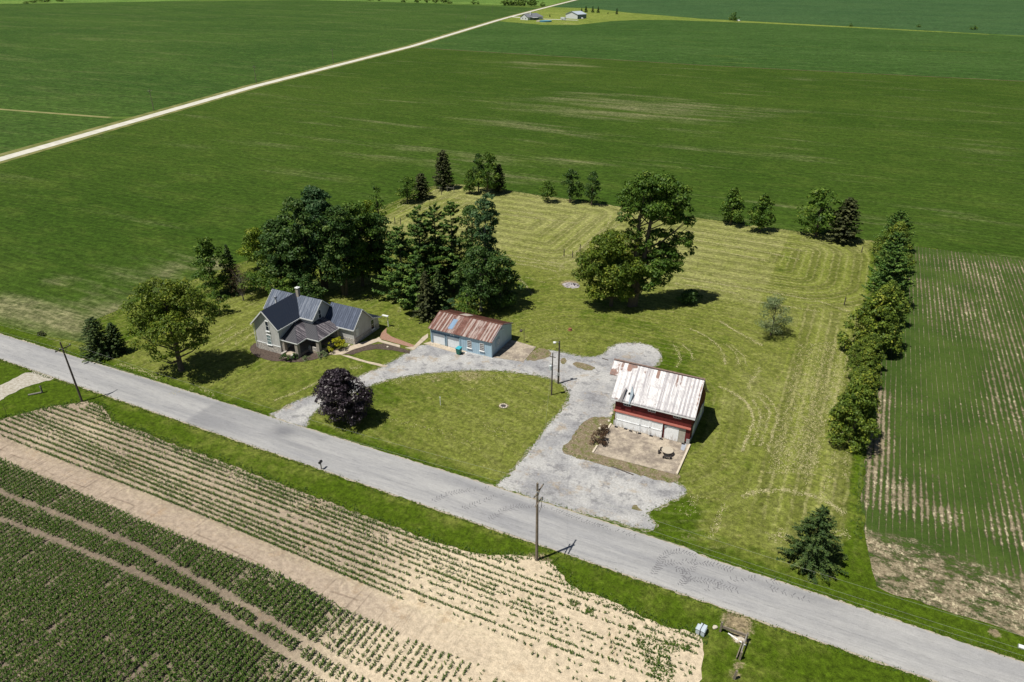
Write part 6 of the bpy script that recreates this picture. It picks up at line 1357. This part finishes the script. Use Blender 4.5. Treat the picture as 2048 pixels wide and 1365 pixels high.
# lantern / bird feeder pole beside the concrete pad
x, y = at(1048, 688); g = empty('bird_feeder', (x, y, 0), 0, 'dark feeder box hung on a thin post beside the concrete pad', 'bird feeder')
MB().tube([(0, 0, -.1), (0, 0, 3.1)], .045, 8).bar((0, 0, 2.95), (-.75, -.1, 2.75), .04).build('post', G_POLED, g)
MB().box(-.75, -.35, -.25, .1, 2.35, 2.62).hexa([(-.8, -.3, 2.62), (-.3, -.3, 2.62), (-.3, .15, 2.62), (-.8, .15, 2.62)], [(-.6, -.1, 2.8), (-.5, -.1, 2.8), (-.5, -.05, 2.8), (-.6, -.05, 2.8)]).build('feeder_box', G_POLED, g)
# wheeled bin
x, y = at(918, 709); g = empty('wheelie_bin', (x, y, .03), math.radians(-5), 'dark green wheeled bin with a light blue lid by the garage', 'rubbish bin')
m_bin = plain('dark_green_plastic', (0.012, 0.13, 0.10), .45, .4, .1)
MB().hexa([(-.33, -.3, .08), (.33, -.3, .08), (.33, .3, .08), (-.33, .3, .08)], [(-.42, -.4, 1.2), (.42, -.4, 1.2), (.42, .4, 1.2), (-.42, .4, 1.2)]).build('body', m_bin, g)
MB().hexa([(-.46, -.46, 1.2), (.46, -.46, 1.2), (.46, .46, 1.2), (-.46, .46, 1.2)], [(-.42, -.4, 1.28), (.42, -.4, 1.28), (.42, .44, 1.36), (-.42, .44, 1.36)]).build('lid', plain('teal_lid', (0.05, 0.36, 0.46), .4, .5, .1), g)
for sx in (-1, 1): MB().tube([(sx*.36, .32, .13), (sx*.44, .32, .13)], .13, 12).build('wheel', G_DARK, g)
MB().bar((-.35, .5, 1.15), (.35, .5, 1.15), .04).build('handle', m_bin, g)
x, y = at(926, 706); tag(MB().hexa([(-.25, -.12, 0), (.5, -.12, 0), (.5, .12, 0), (-.25, .12, 0)], [(-.2, -.1, .12), (.45, -.1, .14), (.45, .1, .14), (-.2, .1, .1)]).build('plank', G_WHITE), 'short pale board lying on the gravel beside the green bin', 'board').location = (x+.3, y, .04)
# round table with curved benches on the patio
x, y = at(1334, 910); g = empty('picnic_table', (x, y, .09), 0, 'round pale concrete table with curved dark benches on the concrete yard', 'picnic table')
m_tt = plain('pale_concrete_top', (0.44, 0.39, 0.32), .85, .2, .12, 4); m_bn = plain('dark_bench', (0.045, 0.04, 0.04), .8, .2, .2)
MB().lathe([(.0, .66), (.78, .66), (.82, .70), (.80, .74), (.0, .75)], 0, 0, 28).build('table_top', m_tt, g); MB().lathe([(.32, 0), (.22, .1), (.18, .6), (.3, .66)], 0, 0, 14).build('pedestal', m_tt, g)
for a0 in (258, 138, 182):
    mb = MB(); pr_ = [(0.98*math.cos(math.radians(a0+t*9)), 0.98*math.sin(math.radians(a0+t*9))) for t in range(0, 7 if a0 == 258 else 3)]
    for i in range(len(pr_)-1):
        p, q = pr_[i], pr_[i+1]; s = 1.3
        mb.hexa([(p[0], p[1], .36), (q[0], q[1], .36), (q[0]*s, q[1]*s, .36), (p[0]*s, p[1]*s, .36)][::-1], [(p[0], p[1], .44), (q[0], q[1], .44), (q[0]*s, q[1]*s, .44), (p[0]*s, p[1]*s, .44)][::-1])
    for p in (pr_[0], pr_[-1]): mb.box(p[0]*1.15-.1, p[0]*1.15+.1, p[1]*1.15-.1, p[1]*1.15+.1, 0, .36)
    mb.build('bench', m_bn, g)
# mailbox by the road
x, y = at(643, 939); g = empty('mailbox', (x, y, 0), math.radians(90), 'black roadside mailbox on a short post at the near road edge', 'mailbox')
MB().bar((0, 0, 0), (0, 0, 1.05), .1).bar((-.25, 0, 1.05), (.3, 0, 1.05), .1).build('post', G_WOODOLD, g)
mb = MB(); P = [(-.12, 1.1), (.12, 1.1), (.12, 1.28)]+[(.12*math.cos(math.radians(a)), 1.28+.12*math.sin(math.radians(a))) for a in (30, 60, 90, 120, 150)]+[(-.12, 1.28)]
mb.hexa([(-.3, p[0], p[1]) for p in P], [(.3, p[0], p[1]) for p in P]).build('box', plain('black_mailbox_paint', (0.02, 0.02, 0.025), .4, .5, .1), g); MB().box(.05, .2, .13, .15, 1.25, 1.42).build('flag', G_REDT, g)
# utility pedestal near the culvert
x, y = at(1401, 1267); g = empty('utility_pedestal', (x, y, 0), math.radians(-8), 'pale blue grey utility cabinet with a dark seam beside the sandy soil', 'utility cabinet')
m_pd = plain('pale_blue_cabinet', (0.46, 0.53, 0.60), .45, .4, .06)
MB().box(-.45, .45, -.32, .32, 0, .75).hexa([(-.5, -.38, .75), (.5, -.38, .75), (.5, .38, .75), (-.5, .38, .75)], [(-.42, -.3, .86), (.42, -.3, .86), (.42, .3, .86), (-.42, .3, .86)]).build('cabinet', m_pd, g)
MB().box(-.22, .42, .32, .6, 0, .8).build('back_cabinet', m_pd, g); MB().box(-.03, .03, -.4, .62, .1, .90).build('seam_strap', G_DARK, g)
# wooden culvert guard: posts and rails
def gw(px, py): return Vector((*at(px, py), 0))
A, B, C_2, D_2 = gw(1440, 1263), gw(1491, 1283), gw(1479, 1319), gw(1468, 1358)
g = empty('culvert_rail', A, 0, 'broken L shaped guard rail of grey timbers round the ditch', 'guard rail'); l = lambda v, z=0: (v.x-A.x, v.y-A.y, z)
for v, h in ((A, 1.35), (B, 1.2), (C_2, 1.1)): MB().bar(l(v, -.1), (v.x-A.x+.05, v.y-A.y, h), .2).build('post', G_WOODOLD, g)
MB().bar(l(A, .75), l(B, .8), .1, .32).build('rail', G_WOODOLD, g); MB().bar(l(B, 1.0), l(C_2, .85), .12, .18).build('rail', G_BARKP, g); MB().bar((B.x-A.x-.25, B.y-A.y-.5, .5), (C_2.x-A.x-.3, C_2.y-A.y-.2, .25), .08, .25).build('rail', G_WOODOLD, g)
mb = MB().bar((0, 0, -.1), (.1, 0, 1.2), .2).build('guard_post', G_WOODOLD); mb.location = D_2; tag(mb, 'single grey timber post standing below the broken guard rail', 'post')
# neighbour's log bench and marker
x, y = at(85, 786); g = empty('drain_riser', (x, y, 0), 0, 'small pale grey drain riser with a concrete pipe end beside the left entrance', 'drain')
MB().tube([(0, 0, 0), (0, 0, 1.0), (-.1, .05, 1.25)], [.14, .13, .16], 10).build('riser', G_BARKP, g); MB().tube([(0, -.1, .15), (-1.2, -1.5, .1)], .14, 8).build('pipe', G_BARKP, g)
mb = MB().tube([(0, 0, 0), (0, 0, 1.5)], .03, 6).build('marker_stake', G_POLED); mb.location = (*at(12, 826), 0); tag(mb, 'thin dark stake in the grass at the left edge', 'stake')
mb = MB().bar((0, 0, 0), (0, 0, 1.6), .07).bar((-.12, 0, 1.45), (.12, 0, 1.45), .05).build('marker_stake', G_WHITE); mb.location = (*at(881, 811), 0); tag(mb, 'thin white stake in the middle of the island lawn', 'stake')
mb = MB().bar((0, 0, 0), (-.12, 0, .95), .13).build('marker_stake', G_WHITE); mb.location = (*at(219.5, 714), 0); tag(mb, 'short white marker post at the foot of the roadside evergreens', 'stake')
mb = MB().tube([(0, 0, 0), (0, 0, 2.3)], .05, 6).build('marker_stake', G_BARKP); mb.location = (*at(575, 566), 0); tag(mb, 'pale thin post at the left foot of the dark grove', 'stake')
# stump, fire ring, ash heap, boulders
x, y = at(1140, 661); g = MB().lathe([(.42, 0), (.34, .15), (.32, .4), (.0, .42)], 0, 0, 12).build('tree_stump', plain('red_brown_stump', (0.23, 0.11, 0.065), .9, .1, .3, 6)); g.location = (x, y, 0); tag(g, 'red brown tree stump in the lawn between garage and cottonwood', 'stump')
G_ROCK = plain('pale_limestone', (0.50, 0.45, 0.38), .9, .1, .2, 3)
def rock_mesh(seed, n=1):
    bm = bmesh.new(); bmesh.ops.create_icosphere(bm, subdivisions=2, radius=1)
    for v in bm.verts: v.co *= 1+.35*mnoise.noise(v.co*1.3+Vector((seed*3.1, 0, 0))); v.co.z *= .65
    me = bpy.data.meshes.new('rock'); bm.to_mesh(me); bm.free(); me.materials.append(G_ROCK); return me
RK = [rock_mesh(i) for i in range(3)]
def rock(px, py, s, label, grp=None, m=None):
    o = bpy.data.objects.new('rock', RK[int(px) % 3]); COL.objects.link(o); o.location = (*at(px, py), s*.3); o.scale = (s, s*.8, s); o.rotation_euler = (0, 0, px); return tag(o, label, 'rock', grp)
for q, s, lb in [((1223, 829), .34, 'largest pale rock against the barn corner'), ((1218, 843), .24, 'pale flat rock below the barn corner'), ((1200, 858), .26, 'left pale rock above the russet shrubs'), ((1207, 854), .16, 'small pale rock highest among the shrub rocks'), ((1214, 858), .20, 'pale rock at the patio corner above the russet shrubs'), ((1201, 850), .15, 'smallest pale rock among the weeds by the barn'), ((1197, 872), .14, 'small pale rock between the two russet shrubs'), ((1208, 875), .12, 'tiny pale rock beside the lower russet shrub'), ((1269.5, 867), .3, 'round white rock before the barn sliding doors')]:
    rock(*q, s, lb, 'rocks by the barn')
rock(699, 691.5, .26, 'white rock in the bed beside the kitchen wing'); rock(775.5, 695, .26, 'white rock in the dark mulch triangle by the garden path')
x, y = at(1007, 813); g = empty('fire_ring', (x, y, 0), 0, 'low ring of dark stones round ashes in the island lawn', 'fire pit')
for i in range(11):
    a = i*2*math.pi/11; o = bpy.data.objects.new('ring_stone', RK[i % 3]); COL.objects.link(o); o.parent = g; o.location = (.55*math.cos(a), .5*math.sin(a), .08); o.scale = (.16, .13, .16); o.rotation_euler = (0, 0, i)
MB().lathe([(.45, .02), (.2, .07), (.0, .08)], 0, 0, 12).build('ash', plain('dark_ash', (0.06, 0.055, 0.06), .95, .1, .3, 5), g)
x, y = at(1142, 571); g = empty('ash_heap', (x, y, 0), 0, 'grey burnt ash heap in the back lawn left of the cottonwood', 'ash heap')
bm = bmesh.new(); bmesh.ops.create_grid(bm, x_segments=18, y_segments=18, size=1.9)
for v in bm.verts: d = math.hypot(v.co.x/1.9, v.co.y/1.5); v.co.z = max(-.05, .35*(1-d)+.10*mnoise.noise(v.co*1.7))
me = bpy.data.meshes.new('ash'); bm.to_mesh(me); bm.free(); link('ash', me, plain('pale_ash', (0.30, 0.28, 0.29), .95, .1, .8, 1.6), g)
for i, (dx, dy) in enumerate([(.5, .1), (.9, -.3), (.7, .5), (1.3, .2), (.2, -.4)]):
    MB().bar((dx, dy, .2), (dx+.5*math.cos(i*2), dy+.5*math.sin(i*2), .42), .12).build('charred_log', G_DARK, g)
# rubble in the ditch by the culvert
x, y = at(1474, 1290); rr_ = random.Random(5)
for i, (px, py, s, lb) in enumerate([(1480, 1281, .42, 'largest white slab of rubble inside the guard rail'), (1470, 1278, .25, 'white rubble left of the largest slab by the guard rail'), (1465, 1274, .16, 'small rubble piece in the ditch'), (1474, 1284, .22, 'rubble piece just below the white slabs in the ditch'), (1430, 1256, .28, 'pale yellow slab left of the guard rail')]):
    rock(px, py, s, lb, 'rubble by the culvert')
mb = MB().tube([(0, 0, .15), (1.9, -.75, .2)], .07, 8).build('pipe', G_WHITE); mb.location = (*at(1456, 1269), 0); tag(mb, 'white plastic pipe lying in the ditch under the guard rail', 'pipe')
mb = MB().bar((0, 0, .05), (3.3, -.5, .05), .12, .1).build('timber', G_POLED); mb.location = (*at(1222, 933.5), .03); tag(mb, 'dark timber lying on the gravel below the concrete yard', 'timber')
mb = MB().bar((0, 0, .05), (1.2, -.2, .05), .1, .1).build('timber', G_POLED); mb.location = (*at(1204, 717.5), .03); tag(mb, 'short dark timber on the gravel behind the barn', 'timber')
for i, (px, py) in enumerate([(1232, 853), (1251, 857), (1261, 861), (1270, 863), (1279, 866), (1302, 871), (1322, 877), (1366, 887)]):
    lbs = ['first dark block at the left foot of the barn doors', 'second dark block along the barn doors', 'third dark block along the barn doors', 'fourth dark block along the barn doors', 'dark block where the first and second barn doors meet', 'dark block before the middle barn door', 'dark block at the right edge of the last white barn door', 'dark block beside the ramp plate at the barn corner']
    mb = MB().hexa([(-.25, -.1, 0), (.25, -.1, 0), (.25, .1, 0), (-.25, .1, 0)], [(-.2, -.08, .16), (.22, -.08, .14), (.22, .08, .14), (-.2, .08, .16)]).build('door_stop', G_DARK); mb.location = (*at(px, py+3), .09); tag(mb, lbs[i], 'block', 'blocks in front of the barn doors')
mb = MB().box(-.9, .9, -.7, .7, 0, .5).hexa([(-.7, -.6, .5), (.7, -.6, .5), (.7, .6, .5), (-.7, .6, .5)], [(-.55, -.5, .9), (.5, -.5, .9), (.5, .5, .9), (-.55, .5, .9)]).build('white_car', G_WHITE); bpy.data.objects.remove(mb)
def far_car(px, py, label):
    g = empty('parked_car', (*at(px, py), 0), AF, label, 'car')
    MB().hexa([(-2.2, -.9, .35), (2.2, -.9, .35), (2.2, .9, .35), (-2.2, .9, .35)], [(-2.2, -.9, 1.0), (2.2, -.9, .95), (2.2, .9, .95), (-2.2, .9, 1.0)]).hexa([(-1.8, -.85, 1), (1.1, -.85, 1), (1.1, .85, 1), (-1.8, .85, 1)], [(-1.4, -.75, 1.5), (.5, -.75, 1.5), (.5, .75, 1.5), (-1.4, .75, 1.5)]).build('body', G_WHITE, g)
    for sx in (-1.4, 1.4):
        for sy in (-.85, .7): MB().tube([(sx, sy, .33), (sx, sy+.18, .33)], .33, 10).build('wheel', G_DARK, g)
far_car(1164, 38.2, 'white car parked along the shaded side of the distant pole barn'); far_car(1477, 42.8, 'small white vehicle beside the lone bush on the field track')
mb = MB().tube([(-.9, 0, .5), (.9, 0, .5)], .45, 12).build('culvert_drum', G_WHITE); mb.location = (*at(2043, 1297), 0); mb.scale = (.35, .5, .4); tag(mb, 'small white drum in the verge at the right edge', 'drum')
